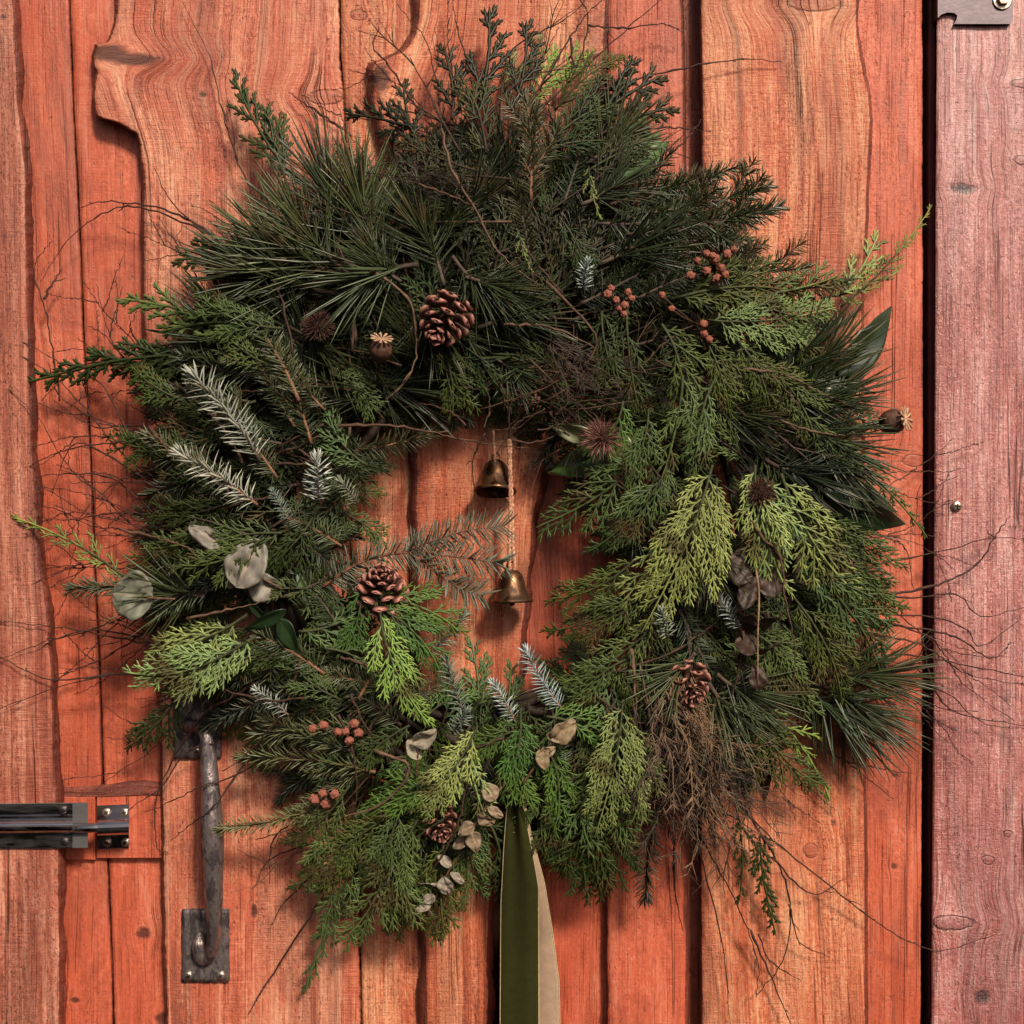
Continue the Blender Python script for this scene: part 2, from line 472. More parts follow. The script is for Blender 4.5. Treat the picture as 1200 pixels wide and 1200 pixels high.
def slab(parent, name, x0, x1, y0, y1, zb, zf, mat, bev=0.0006):
    """a plain straight board or block with eased edges"""
    mb = MB()
    a = P(x0, y1, zf); c = P(x1, y0, zf)
    org = parent.location if parent is not None else Vector((0, 0, 0))
    X0, X1, Z0, Z1 = a.x, c.x, a.z, c.z
    vs = []
    for (yy, ins) in ((-zb, 0), (-(zf - bev), 0), (-zf, bev)):
        vs += [Vector((X0 + ins, yy, Z0 + ins)), Vector((X1 - ins, yy, Z0 + ins)), Vector((X1 - ins, yy, Z1 - ins)), Vector((X0 + ins, yy, Z1 - ins))]
    fs = [(0, 3, 2, 1), (8, 9, 10, 11)]
    for l in (0, 4):
        for k in range(4): fs.append((l + k, l + (k + 1) % 4, l + 4 + (k + 1) % 4, l + 4 + k))
    mb.add([v - org for v in vs], fs)
    me = mb.mesh(name, mat, smooth=False)
    a = me.attributes.new('grain', 'FLOAT_VECTOR', 'POINT')
    a.data.foreach_set('vector', [c for v in vs for c in (v.x + 3.1, -v.z, 2.2)])
    me.attributes.new('knot', 'FLOAT', 'POINT')
    return link(name, me, parent)

# ------------------------------------------------------------------ the door
ZB, ZF = 0.0, 0.018          # base boards and the boards laid over them
door = empty('barn_door', P(600, 1260, 0), 'red stained door of rough waney edged boards behind the evergreen wreath', 'door')
DB = (30, -60); 
slab(door, 'back_panel', 60, 1083, Y0, Y1, -0.040, -0.0205, M_DARK)
plank(door, 'plank', [(2, -60), (10, 600), (40, 1260)], [(80, 0), (85, 133), (92, 267), (97, 400), (105, 533), (110, 667), (116, 800), (119, 925), (125, 1010), (130, 1130), (133, 1260)],
      0.003, 0.02, WD['red'], 1, 0, 3, knots=[(88, 1172, 5, 3, -0.0008)], twist=0.4)
plank(door, 'plank', [(83, 0), (88, 133), (95, 267), (100, 400), (108, 533), (113, 667), (119, 800), (123, 925), (128, 1010), (133, 1130), (136, 1260)], [(215, -60), (215, 1260)],
      ZB, 0.02, WD['red'], 2, 0, 0, knots=[(168, 1093, 7, 6, -0.0006), (190, 1194, 7, 6, -0.0008)], cup=0.0003)
DL = [(137, -60), (139, 0), (137, 15), (135, 30), (130, 45), (126, 50.5), (113, 52), (115, 56), (110, 66), (112, 74), (115, 84), (111, 106), (112, 124), (115, 137), (120, 138.5), (134, 142), (147, 148), (152, 152), (160, 155.5), (164, 166), (166, 180), (169, 200), (170, 260), (169, 330), (172, 420), (178, 600), (186, 760), (191, 900), (193, 1060), (197, 1200), (198, 1260)]
plank(door, 'plank', DL, [(395, -60), (396, 20), (398, 80), (402, 110), (403, 150), (404, 400), (412, 800), (420, 1100), (423, 1260)],
      ZF, 0.017, WD['pale'], 3, 4, 2, knots=[(128, 62, 20, 8, -0.0008), (160, 70, 24, 6, -0.0003), (238, 110, 4, 3, -0.0005), (382, 114, 20, 8, 0.0008), (298, 1068, 3, 7, -0.0008)], step=2.6, amp=2.0)
plank(door, 'plank', [(399, -60), (400, 60), (405, 130), (407, 400), (415, 800), (423, 1100), (426, 1260)], [(520, -60), (515, 1260)],
      ZB + 0.001, 0.02, WD['orange'], 4, 0, 0, knots=[(420, 18, 9, 6, 0)])
FL = [(492, -60), (492, 0), (491, 20), (487, 40), (481, 52), (474, 61), (462, 65), (452, 71), (441, 72.5), (437, 80), (440, 96), (438, 112), (441, 130), (447, 150), (466, 190), (480, 260), (487, 400), (489, 520), (489, 640), (493, 800), (499, 1090), (501, 1260)]
FR = [(712, -60), (706, 60), (690, 200), (655, 450), (634, 560), (622, 620), (618, 680), (606, 800), (577, 980), (571, 1100), (570, 1260)]
plank(door, 'plank', FL, FR, ZF, 0.017, WD['orange'], 5, 11, 9, knots=[(446, 92, 9, 14, -0.001)], twist=0.35, step=2.6, amp=2.0)
plank(door, 'plank', [(600, -60), (600, 560), (600, 700), (599, 820), (598, 1000), (598, 1260)], [(726, -60), (722, 1260)], ZB, 0.02, WD['red'], 6, 8, 0, twist=0.4)
plank(door, 'plank', [(713, -60), (713, 400), (712, 1000), (713, 1260)], [(796, -60), (797, 0), (800, 90), (800, 500), (801, 900), (803, 1100), (803, 1260)], ZF * 0.8, 0.014, WD['red'], 7, 2, 5)
plank(door, 'plank', [(790, -60), (790, 1260)], [(840, -60), (840, 1260)], -0.003, 0.016, WD['dim'], 8)
GR = [(1003, -60), (1003, 30), (1006, 60), (1012, 90), (1017, 110), (1019, 140), (1017, 180), (1014, 250), (1009, 350), (1009, 600), (1011, 870), (1013, 1000), (1013, 1260)]
plank(door, 'plank', [(822, -60), (822, 0), (824, 120), (823, 400), (822, 1000), (824, 1260)], GR, ZF, 0.017, WD['orange'], 10, 4, 5,
      knots=[(955, 4, 30, 9, 0.001), (950, 997, 8, 8, 0.0006), (977, 964, 3, 3, -0.0004)], step=3.4, twist=0.5)
plank(door, 'plank', [(990, -60), (990, 1260)], [(1080, -60), (1080, 0), (1081, 600), (1078, 1260)], ZB + 0.003, 0.02, WD['red'], 11, 0, 1,
      knots=[(1071, 540, 13, 7, 0.0004), (1049, 907, 3, 3, -0.0005), (1048, 1015, 3, 3, -0.0005)])
blk = slab(door, 'bolt_block', 113, 190, 932, 1006, 0.0005, 0.008, WD['red'])
blk2 = slab(door, 'bolt_block', 70, 111, 934, 1008, 0.0035, 0.009, WD['red'])
# bevelled batten that closes the panel above the bolt
mb = MB(); pr = []
for (x, ya, yb, zt) in ((68, 921, 935, .0085), (100, 920, 934, .0088), (128, 919, 933, .0092), (150, 915, 932, .0095), (172, 914, 931, .0095), (191, 917, 932, .0095)):
    pr += [P(x, ya, .0), P(x, ya + 1, .0030), P(x, yb, zt), P(x, yb + .4, .0)]
mb.add([v - door.location for v in pr], [(i * 4 + k, i * 4 + 4 + k, i * 4 + 4 + (k + 1) % 4, i * 4 + (k + 1) % 4) for i in range(5) for k in range(4)] + [(3, 2, 1, 0), (20, 21, 22, 23)])
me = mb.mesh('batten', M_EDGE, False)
at_ = me.attributes.new('grain', 'FLOAT_VECTOR', 'POINT'); at_.data.foreach_set('vector', [c for v in pr for c in (v.z, v.x, 5.0)])
me.attributes.new('knot', 'FLOAT', 'POINT')
link('batten', me, door)

jamb = empty('door_jamb', P(0, 1260, 0.02), 'brown stained board with a wavy edge under the steel bolt', 'door frame')
AR = [(12, -60), (14, 0), (20, 120), (29, 200), (30, 300), (32, 400), (37, 533), (46, 667), (56, 733), (59, 800), (64, 930), (68, 1000), (69, 1100), (68, 1260)]
plank(jamb, 'plank', [(-120, -60), (-120, 1260)], AR, 0.030, 0.030, WD['jamb'], 12, 0, 11, knots=[(4, 20, 3, 3, -0.0006)], amp=2.0)
plank(jamb, 'plank', [(-460, -60), (-460, 1260)], [(-124, -60), (-124, 1260)], 0.028, 0.028, WD['jamb'], 22, 0, 0, step=8)

post = empty('door_post', P(1250, 1260, 0.0), 'wide pink painted post beyond the dark gap at the door edge', 'door frame')
plank(post, 'plank', [(1098, -60), (1098, 0), (1096, 400), (1094, 800), (1091, 1260)], [(1420, -60), (1420, 1260)], 0.012, 0.05, WD['post'], 13, 0, 0,
      knots=[(1128, 221, 13, 5, -0.0008), (1199, 98, 14, 5, 0.0008), (1197, 188, 8, 5, 0.0008), (1116, 1082, 24, 8, 0.0016), (1150, 1168, 8, 7, -0.001), (1181, 977, 5, 4, 0.0005), (1158, 1008, 7, 5, 0.0008)], cup=0.0, rough=1.6, bend=.35)
plank(post, 'plank', [(1424, -60), (1424, 1260)], [(1760, -60), (1760, 1260)], 0.010, 0.05, WD['post'], 23, 0, 0, step=8)
slab(post, 'rebate', 1088.5, 1096, Y0, Y1, -0.03, -0.001, plain('rebate_paint', (0.16, 0.045, 0.040), 0.6, 0.3, scale=40))
slab(post, 'door_stop', 1079, 1100, Y0, Y1, -0.055, -0.024, M_DARK)

# ------------------------------------------------------------------ hardware
def screw(parent, px, py, z, r=0.0034, mat=None, thing=False, dome=0.45):
    """a pan head screw with a dark painted cross for its recess, its axis out of the door"""
    c = P(px, py, z)
    org = parent.location if parent is not None else c
    M = Matrix.Translation(c - org) @ Matrix.Rotation(R(90), 4, 'X')
    mb = MB()
    prof = [(r * 1.0, -0.004), (r, r * 0.15), (r * 0.93, r * dome * 0.7), (r * 0.7, r * dome), (r * 0.35, r * (dome + 0.08)), (0.00001, r * (dome + 0.1))]
    lathe(mb, prof, 18, 0, M)
    a0 = (px * 7 + py * 3) % 90
    for k in (0, 90):  # recess shade painted as dark bars standing just proud of the head
        q = Matrix.Translation(c - org) @ Matrix.Rotation(R(90), 4, 'X') @ Matrix.Rotation(R(a0 + k), 4, 'Z')
        l, w, h0, h1 = r * 0.55, r * 0.13, r * (dome - 0.2), r * (dome + 0.115 + k * 0.0002)
        bx = [(-l, -w, h0), (l, -w, h0), (l, w, h0), (-l, w, h0), (-l, -w, h1), (l, -w, h1), (l, w, h1), (-l, w, h1)]
        mb.add([q @ Vector(b) for b in bx], [(4, 5, 6, 7), (0, 1, 5, 4), (1, 2, 6, 5), (2, 3, 7, 6), (3, 0, 4, 7)], 1)
    return link('screw', mb.mesh('screw', [mat or M_SCREW, M_SLOT_SHADE]), parent)

def extrude_profile(mb, prof, x0, x1, mat=0):
    """cross-section of (z above door, height py) run along the door between two x pixels"""
    n = len(prof)
    vs = [P(x0, py, z) for (z, py) in prof] + [P(x1, py + (-1.5 if x1 > x0 else 0), z) for (z, py) in prof]
    fs = [(i, (i + 1) % n, n + (i + 1) % n, n + i) for i in range(n)]
    fs += [tuple(range(n))[::-1], tuple(range(n, 2 * n))]
    mb.add(vs, fs, mat)

def shift(mb, org):
    mb.v = [Vector(v) - org for v in mb.v]

ZJ = 0.0312
bolt = empty('slide_bolt', P(20, 968, ZJ), 'steel slide bolt on the wavy brown board at left', 'bolt')
mb = MB()
extrude_profile(mb, [(ZJ - .001, 995), (ZJ + .0015, 995), (ZJ + .0015, 942), (ZJ - .001, 942)], -60, 103)
shift(mb, bolt.location); link('base_plate', mb.mesh('base_plate', M_STEELD, False), bolt)
mb = MB()
barr = [(ZJ + .0014, 994), (ZJ + .003, 994), (ZJ + .003, 980.5)]
for k in range(17):
    a = math.pi * k / 16
    barr.append((ZJ + .003 + math.sin(a) * .0078, 970 + math.cos(a) * 8.5))
barr += [(ZJ + .003, 960.5), (ZJ + .0046, 959.5), (ZJ + .0048, 957.5), (ZJ + .003, 955.5), (ZJ + .003, 943), (ZJ + .0014, 943)]
extrude_profile(mb, barr, -60, 85)
shift(mb, bolt.location); link('barrel', mb.mesh('barrel', M_STEEL, False), bolt)
mb = MB()
tube(mb, [P(60, 971, ZJ + .004) - bolt.location, P(110, 970, ZJ + .004) - bolt.location, P(143, 969.6, ZJ + .004) - bolt.location], [.0042, .0042, .004], 16)
link('rod', mb.mesh('rod', M_STEEL), bolt)
for (x, y) in ((74, 949), (76, 986), (-30, 950), (-30, 987)):
    screw(bolt, x, y, ZJ + .003, .0034, M_ZINC)

ZK = 0.0086
keep = empty('bolt_keep', P(134, 970, ZK), 'small steel keep with four screws holding the tip of the bolt', 'bolt keep')
mb = MB()
kp = [(ZK - .0006, 995), (ZK + .0016, 995), (ZK + .0016, 981)]
for k in range(9):
    a = math.pi * k / 8
    kp.append((ZK + .0016 + (0.020 + .0035) * (1 if 0 < k < 8 else 0) + math.sin(a) * .007, 970.5 + math.cos(a) * 9.5))
kp += [(ZK + .0016, 960), (ZK + .0016, 944), (ZK - .0006, 944)]
extrude_profile(mb, kp, 114, 151)
shift(mb, keep.location); link('strap', mb.mesh('strap', M_STEEL, False), keep)
for (x, y) in ((125, 952), (146, 952), (126, 987), (147, 987)):
    screw(keep, x, y, ZK + .0016, .0037)

ZH = ZF + .0012
hand = empty('pull_handle', P(240, 1000, ZH), 'long worn black iron pull handle fixed beneath the wreath', 'door handle')
def rough_plate(px0, px1, py0, py1, z0, z1, seed):
    rnd = random.Random(seed)
    mb = MB(); n = 14; m = 18
    vs = []; fs = []
    for j in range(m + 1):
        for i in range(n + 1):
            s, t = i / n, j / m
            ed = min(s, 1 - s, t, 1 - t)
            x = px0 + (px1 - px0) * s + (rnd.uniform(-.5, .5) if i in (0, n) else 0)
            y = py0 + (py1 - py0) * t + (rnd.uniform(-.5, .5) if j in (0, m) else 0)
            z = z1 + .0005 * mnoise.noise(Vector((x * .12, y * .12, seed))) - (.0008 if ed == 0 else 0)
            vs.append(P(x, y, z))
    for j in range(m):
        for i in range(n):
            a = j * (n + 1) + i
            fs.append((a, a + n + 1, a + n + 2, a + 1))
    o = len(vs)
    rim = [i for i in range(n + 1)] + [j * (n + 1) + n for j in range(1, m + 1)] + [m * (n + 1) + i for i in range(n - 1, -1, -1)] + [j * (n + 1) for j in range(m - 1, 0, -1)]
    for q in rim:
        v = vs[q]; vs.append(Vector((v.x, -z0, v.z)))
    for k in range(len(rim)):
        fs.append((rim[k], rim[(k + 1) % len(rim)], o + (k + 1) % len(rim), o + k))
    mb.add(vs, fs); shift(mb, hand.location)
    return mb
link('backplate', rough_plate(203, 259, 812, 889, ZF - .002, ZH + .003, 5).mesh('backplate', M_IRON), hand)
link('backplate', rough_plate(213, 268, 1066, 1151, ZF - .002, ZH + .003, 6).mesh('backplate', M_IRON), hand)
mb = MB()
gp = [(222, 850, .020), (233, 852, .030), (241, 862, .041), (244, 885, .047), (247, 930, .051), (249, 980, .053), (250, 1030, .051), (251, 1075, .046), (250, 1105, .037), (244, 1122, .028), (236, 1124, .020)]
pts = spline([P(*g) for g in gp], 5)
rad = np.interp(np.linspace(0, 1, len(pts)), [0, .08, .22, .5, .75, .92, 1], [.0072, .0052, .0052, .0096, .0058, .0045, .0060])
rnd = random.Random(4)
tube(mb, pts, [float(r) * (1 + rnd.uniform(-.035, .035)) for r in rad], 14)
shift(mb, hand.location); link('grip', mb.mesh('grip', M_IRON), hand)
mb = MB()
tube(mb, spline([P(236, 1094, .022), P(234, 1104, .026), P(234, 1116, .026), P(241, 1124, .022)], 4), [.005] * 4 + [.0062] * 5 + [.007] * 4, 10)
shift(mb, hand.location); link('boss', mb.mesh('boss', M_IRON), hand)
for (x, y) in ((231, 880), (221, 1143), (259, 1143), (252, 1076), (208, 818)):
    screw(hand, x, y, ZH + .0034, .0034)

ZP = 0.0122
brk = empty('hinge_bracket', P(1140, 0, ZP), 'grey zinc bracket bolted to the top of the pink post', 'bracket')
mb = MB()
out = [(1099, -80), (1187, -80), (1187, 24), (1184, 28), (1118, 28), (1121, 23), (1122, 18), (1118, 15), (1110, 14.5), (1103, 17), (1099, 21)]
n = len(out)
vs = [P(x, y, ZP + .0042) for x, y in out] + [P(x, y, ZP + .0002) for x, y in out]
mb.add(vs, [tuple(range(n))[::-1], tuple(range(n, 2 * n))] + [(i, (i + 1) % n, n + (i + 1) % n, n + i) for i in range(n)])
shift(mb, brk.location)
me = mb.mesh('plate', M_ZINC, False); link('plate', me, brk)
mb = MB()
out = [(1085, -80), (1099, -80), (1099, 20), (1094, 27), (1085, 31)]
n = len(out)
vs = [P(x, y, ZP + .0036 - (1099 - x) * .0026) for x, y in out] + [P(x, y, ZP - .0005 - (1099 - x) * .0026) for x, y in out]
mb.add(vs, [tuple(range(n))[::-1], tuple(range(n, 2 * n))] + [(i, (i + 1) % n, n + (i + 1) % n, n + i) for i in range(n)])
shift(mb, brk.location); link('knuckle', mb.mesh('knuckle', M_ZINC, False), brk)
mb = MB()
M = Matrix.Translation(P(1174, 1, ZP + .0042) - brk.location) @ Matrix.Rotation(R(90), 4, 'X')
lathe(mb, [(.0082, -.001), (.0082, .0008), (.0076, .0016), (.005, .0018), (.0001, .0018)], 24, 0, M)
lathe(mb, [(.0055, .001), (.0055, .0042), (.0048, .005), (.0022, .0052), (.0019, .0042), (.0001, .004)], 6, 0, M)
link('bolt', mb.mesh('bolt', M_SCREW, False), brk)

ps = screw(None, 1121, 593, 0.0128, .0046, M_SCREW)
ps.location = P(1121, 593, 0.0128)
ps['label'] = 'lone cross head screw in the pink post'; ps['category'] = 'screw'

# ------------------------------------------------------------------ sprig models (along +X, facing +Z)
def ribbonlet(mb, pts, w, tips, beads=True, nrm=Vector((0, 0, 1)), thick=0.45):
    """a flat scaly branchlet: diamond cross-section, beaded like overlapping scale leaves"""
    n = len(pts); vs = []; fs = []; ts = []
    for i in range(n):
        d = (pts[min(i + 1, n - 1)] - pts[max(i - 1, 0)]).normalized()
        s = nrm.cross(d).normalized()
        t = i / (n - 1)
        ww = w * (1 - 0.35 * t) * ((1.22 if i % 2 else 0.78) if beads else 1)
        if i == n - 1: ww = w * 0.14
        h = ww * thick
        vs += [pts[i] + s * ww, pts[i] + nrm * h, pts[i] - s * ww, pts[i] - nrm * h]
        ts += [tips[0] + (tips[1] - tips[0]) * t] * 4
    for i in range(n - 1):
        for k in range(4):
            a = i * 4 + k; b = i * 4 + (k + 1) % 4
            fs.append((a, b, b + 4, a + 4))
    mb.add(vs, fs, 0, ts)

def curve_axis(L, n, bend, droop, wob, rnd):
    pts = []; a = -bend * 0.5; z = 0; p = Vector((0, 0, 0))
    e = droop * 0.5
    for i in range(n + 1):
        pts.append(p.copy())
        a += bend / n + rnd.uniform(-wob, wob); e -= droop / n
        p = p + Vector((math.cos(a) * math.cos(e), math.sin(a) * math.cos(e), math.sin(e))) * (L / n)
    return pts

def at_curve(pts, t):
    f = t * (len(pts) - 1); i = min(int(f), len(pts) - 2)
    p = pts[i].lerp(pts[i + 1], f - i)
    return p, (pts[i + 1] - pts[i]).normalized()

def rotz(v, a):
    c, s = math.cos(a), math.sin(a)
    return Vector((v.x * c - v.y * s, v.x * s + v.y * c, v.z))

def cedar(L, seed, width=0.46, gap=0.0122, w=0.00088, ang=33, sub=0.36, bend=0.5, droop=0.4, chunky=False):
    """a flat spray: side branchlets sweep forward, each carrying toothed branchlets of its own"""
    rnd = random.Random(seed)
    ax = curve_axis(L, 16, bend, droop, 0.035, rnd)
    st = MB(); fo = MB()
    tube(st, ax[:12], [0.0010 * (1 - 0.7 * i / 11) + .0002 for i in range(12)], 5)
    ribbonlet(fo, [p + Vector((0, 0, .0002)) for p in ax[2:]], w * 1.25, (0.0, .9))
    n = int(L / gap * 2)
    for i in range(n):
        t = 0.05 + 0.93 * (i + rnd.uniform(-.25, .25)) / n
        t = min(max(t, .03), .985)
        side = 1 if i % 2 else -1
        p, d = at_curve(ax, t)
        if rnd.random() < .12: continue
        l = L * width * (0.40 + 0.60 * min(1, t / 0.2)) * ((1 - t) ** 0.75) * rnd.uniform(0.5, 1.22) + 0.007
        a = side * R(ang * (1.15 - 0.35 * t) + rnd.uniform(-7, 7))
        dd = rotz(d, a)
        zk = rnd.uniform(-0.22, 0.16)
        m = min(max(4, int(l / 0.0024)), 18)
        bp = []; q = p.copy()
        for k in range(m + 1):
            bp.append(q.copy())
            dd = rotz(dd, -a * 0.38 / m + rnd.uniform(-.05, .05)); dd.z += zk / m - 0.16 * droop / m
            q = q + dd.normalized() * (l / m)
        ribbonlet(fo, bp, w * (1.3 if chunky else 1.05), (0.02, 0.3 + 0.55 * t))
        ns = int(l / (0.0043 if not chunky else 0.0056))
        for j in range(ns):
            u = 0.10 + 0.86 * j / max(1, ns)
            s2 = 1 if (j + (side > 0)) % 2 else -1
            pp, dp = at_curve(bp, u)
            l2 = min((l * sub * (1 - u) ** 0.7 + 0.0036) * rnd.uniform(0.65, 1.15), 0.022)
            d2 = rotz(dp, s2 * R(rnd.uniform(24, 38))); d2.z += rnd.uniform(-.24, .14)
            k2 = 6 if l2 > 0.012 else 4 if l2 > .006 else 3
            sp = [pp + d2 * (l2 * k / k2) + rotz(d2, -s2 * .9) * (0.16 * l2 * (k / k2) ** 2) for k in range(k2 + 1)]
            ribbonlet(fo, sp, w * (1.2 if chunky else 0.95), (0.12 + 0.3 * u, 0.55 + 0.45 * u))
            nt_ = int(l2 / .0042) if l2 > .008 else 0
            for v in range(nt_):
                u3 = .18 + .70 * v / nt_
                p3, e3 = at_curve(sp, u3)
                d3 = rotz(e3, (1 if v % 2 else -1) * R(32)); d3.z += rnd.uniform(-.2, .2)
                l3 = rnd.uniform(.0032, .0055) * (1.1 - .4 * u3)
                ribbonlet(fo, [p3, p3 + d3 * l3 * .55, p3 + d3 * l3], w * .9, (0.35, 0.95))
    return st, fo

def needle(mb, p, d, l, w, curl, nrm, seg=3, tip=(0, .6), flat=0.5):
    s = d.cross(nrm)
    s = s.normalized() if s.length > 1e-6 else d.orthogonal().normalized()
    up = s.cross(d)
    vs = []; fs = []; ts = []
    for i in range(seg + 1):
        t = i / seg
        q = p + d * (l * t) + up * (curl * l * t * t)
        ww = w * (0.75 + 0.5 * t if t < .5 else 1.0) * (1.0 if t < 0.9 else 0.12)
        vs += [q + s * ww, q + up * (ww * flat), q - s * ww, q - up * (ww * flat)]
        ts += [tip[0] + (tip[1] - tip[0]) * t] * 4
    for i in range(seg):
        for k in range(4):
            a = i * 4 + k; b = i * 4 + (k + 1) % 4
            fs.append((a, b, b + 4, a + 4))
    mb.add(vs, fs, 0, ts)

def pine(L, seed, nl=0.062, n=150, w=0.00076, spread=(18, 58), bend=0.2, start=0.30):
    """twig L long in all, needles in a brush; their tips reach L"""
    rnd = random.Random(seed)
    sl = max(L - nl * 0.85, L * 0.35)
    ax = curve_axis(sl, 10, bend, 0.1, 0.03, rnd)
    st = MB(); fo = MB()
    tube(st, ax, [0.0021 * (1 - 0.4 * i / 10) for i in range(11)], 6)
    for i in range(n // 2):
        t = start + (1 - start) * (i / (n / 2)) ** 0.8
        p, d = at_curve(ax, min(t, .999))
        az = i * 2.39996 + rnd.uniform(-.3, .3)
        u = d.orthogonal().normalized(); v = d.cross(u)
        o = u * math.cos(az) + v * math.sin(az)
        a = R(spread[0] + (spread[1] - spread[0]) * (1 - (t - start) / (1 - start)) ** 0.6 + rnd.uniform(-9, 9))
        for k in range(2):
            ak = a + rnd.uniform(-.10, .10)
            dd = (d * math.cos(ak) + o * math.sin(ak) + Vector((rnd.uniform(-.07, .07), rnd.uniform(-.07, .07), rnd.uniform(-.07, .07)))).normalized()
            needle(fo, p, dd, nl * rnd.uniform(.72, 1.08), w * rnd.uniform(.85, 1.15), rnd.uniform(-.16, .12), o, 4, (0.1, 0.7), 0.6)
    return st, fo

def fir(L, seed, nl=0.017, step=0.00085, w=0.00078, ang=58, ranks='flat', side=0, bend=0.15, bare=0.0, fork=None, density=1.0):
    rnd = random.Random(seed)
    ax = curve_axis(L - nl * 0.5, 12, bend, 0.12, 0.02, rnd)
    st = MB(); fo = MB()
    def twig(ax, r, l, nl, t0=0.06):
        tube(st, ax, [r * (1 - 0.55 * i / (len(ax) - 1)) for i in range(len(ax))], 6)
        n = int(l / step * density)
        for i in range(n):
            t = t0 + (1 - t0 - bare) * i / n
            p, d = at_curve(ax, t)
            s = Vector((0, 0, 1)).cross(d).normalized()
            if ranks == 'flat':
                az = (0 if i % 2 else math.pi) + rnd.gauss(0.35 * (1 if i % 2 else -1), 0.5)
            else:
                az = i * 2.39996 + rnd.uniform(-.4, .4)
            o = s * math.cos(az) + Vector((0, 0, 1)) * math.sin(az)
            a = R(ang * (1 - 0.45 * max(0, (t - .75) / .25)) + rnd.uniform(-9, 9))
            dd = (d * math.cos(a) + o * math.sin(a)).normalized()
            needle(fo, p, dd, nl * rnd.uniform(.75, 1.05) * (1 - .25 * max(0, t - .8) / .2), w * rnd.uniform(.85, 1.15), rnd.uniform(-.05, .18), o, 3, (0.0, 0.6), 0.5)
    twig(ax, 0.0014, L, nl)
    p, d = at_curve(ax, .99)
    for k in range(7):       # the closing tuft round the bud
        dd = (d + Vector((0, rnd.uniform(-.6, .6), rnd.uniform(-.6, .6)))).normalized()
        needle(fo, p, dd, nl * .75, w, .05, Vector((0, 0, 1)), 3, (0, .6))
    for k in range(side):
        t = 0.28 + 0.42 * k / max(1, side - 1) if side > 1 else 0.42
        p, d = at_curve(ax, t)
        sg = 1 if k % 2 else -1
        l2 = L * rnd.uniform(.34, .46) * (1.15 - t * .4)
        d2 = rotz(d, sg * R(rnd.uniform(36, 46)))
        a2 = [p + d2 * (l2 * i / 8) + rotz(d2, -sg * 1.2) * (0.10 * l2 * (i / 8) ** 2) for i in range(9)]
        twig(a2, 0.0009, l2, nl * .85, 0.1)
    return st, fo

def brush_twig(seed, L=0.11, levels=3, r=0.0011, spread=34, n0=5):
    """a bare much-branched twig"""
    rnd = random.Random(seed); st = MB()
    def grow(p, d, l, r, lev):
        n = 7; pts = [p.copy()]; rr = [r]
        dd = d.copy()
        for i in range(n):
            dd = (dd + Vector((rnd.uniform(-.12, .12), rnd.uniform(-.14, .14), rnd.uniform(-.10, .10)))).normalized()
            p = p + dd * (l / n); pts.append(p.copy()); rr.append(max(.00022, r * (1 - .65 * (i + 1) / n)) * (1.25 if rnd.random() < .2 else 1))
        tube(st, pts, rr, 5)
        if lev:
            for k in range(n0 if lev == levels else 3):
                t = rnd.uniform(.25, .95)
                q, e = at_curve(pts, t)
                a = R(rnd.uniform(.6, 1.3) * spread) * rnd.choice((-1, 1))
                e = rotz(e, a); e.z += rnd.uniform(-.35, .35)
                grow(q, e.normalized(), l * rnd.uniform(.38, .6), max(.0003, r * .6), lev - 1)
    grow(Vector((0, 0, 0)), Vector((1, 0, 0)), L, r, levels - 1)
    return st

PROTO = {}
def make_proto(kind, name, variants, fmat):
    lst = []
    for L, (st, fo) in variants:
        ms = st.mesh(name, M_STEM)
        mf = fo.mesh('foliage', fmat) if fo is not None else None
        lst.append((L, ms, mf))
    PROTO[kind] = (name, lst)

_rv = random.Random(9)
make_proto('cedar', 'cedar_sprig', [(L, cedar(L, 10 + i, width=_rv.uniform(.40, .56) * (1 - (L - .075) * 2.6), bend=_rv.uniform(.25, .95) * (1 if i % 2 else -1), droop=_rv.uniform(.3, .9), ang=_rv.uniform(27, 37), gap=_rv.uniform(.0105, .0140)))
    for i, L in enumerate([.06, .06, .08, .08, .08, .11, .11, .11, .11, .11, .11, .15, .15, .15, .15, .15])], M_FOL)
make_proto('slim', 'slender_cedar_sprig', [(L, cedar(L, 40 + i, width=wd, bend=b, droop=dr, ang=28, sub=.22, gap=.017)) for i, (L, wd, b, dr) in enumerate([
    (0.09, .24, .4, .3), (0.12, .18, -.5, .4), (0.16, .15, .5, .4)])], M_FOL)
make_proto('chunky', 'cypress_sprig', [(L, cedar(L, 60 + i, width=wd, bend=b, droop=.1, ang=32, sub=.30, gap=.0165, w=.00125, chunky=True)) for i, (L, wd, b) in enumerate([
    (0.07, .44, .3), (0.09, .38, -.35), (0.12, .32, .3), (0.15, .24, -.2)])], M_FOL)
make_proto('pine', 'pine_sprig', [(L, pine(L, 80 + i, nl=nl, n=n, bend=b)) for i, (L, nl, n, b) in enumerate([
    (0.085, .056, 96, .3), (0.085, .058, 84, -.4), (0.115, .062, 120, .3), (0.115, .064, 108, -.4), (0.14, .066, 140, .4)])], M_NEEDLE)
make_proto('fir', 'fir_sprig', [(L, fir(L, 100 + i, side=sd, bend=b, nl=nl)) for i, (L, sd, b, nl) in enumerate([
    (0.06, 0, .2, .015), (0.09, 0, -.2, .016), (0.09, 2, .15, .016), (0.13, 0, .2, .017), (0.13, 3, -.2, .017), (0.16, 4, .12, .017)])], M_NEEDLE)
make_proto('spruce', 'spruce_sprig', [(L, fir(L, 120 + i, ranks='round', side=sd, bend=b, nl=.017, ang=46, step=.00075)) for i, (L, sd, b) in enumerate([
    (0.06, 0, .2), (0.09, 0, -.2), (0.12, 0, .25), (0.13, 2, -.2)])], M_NEEDLE)
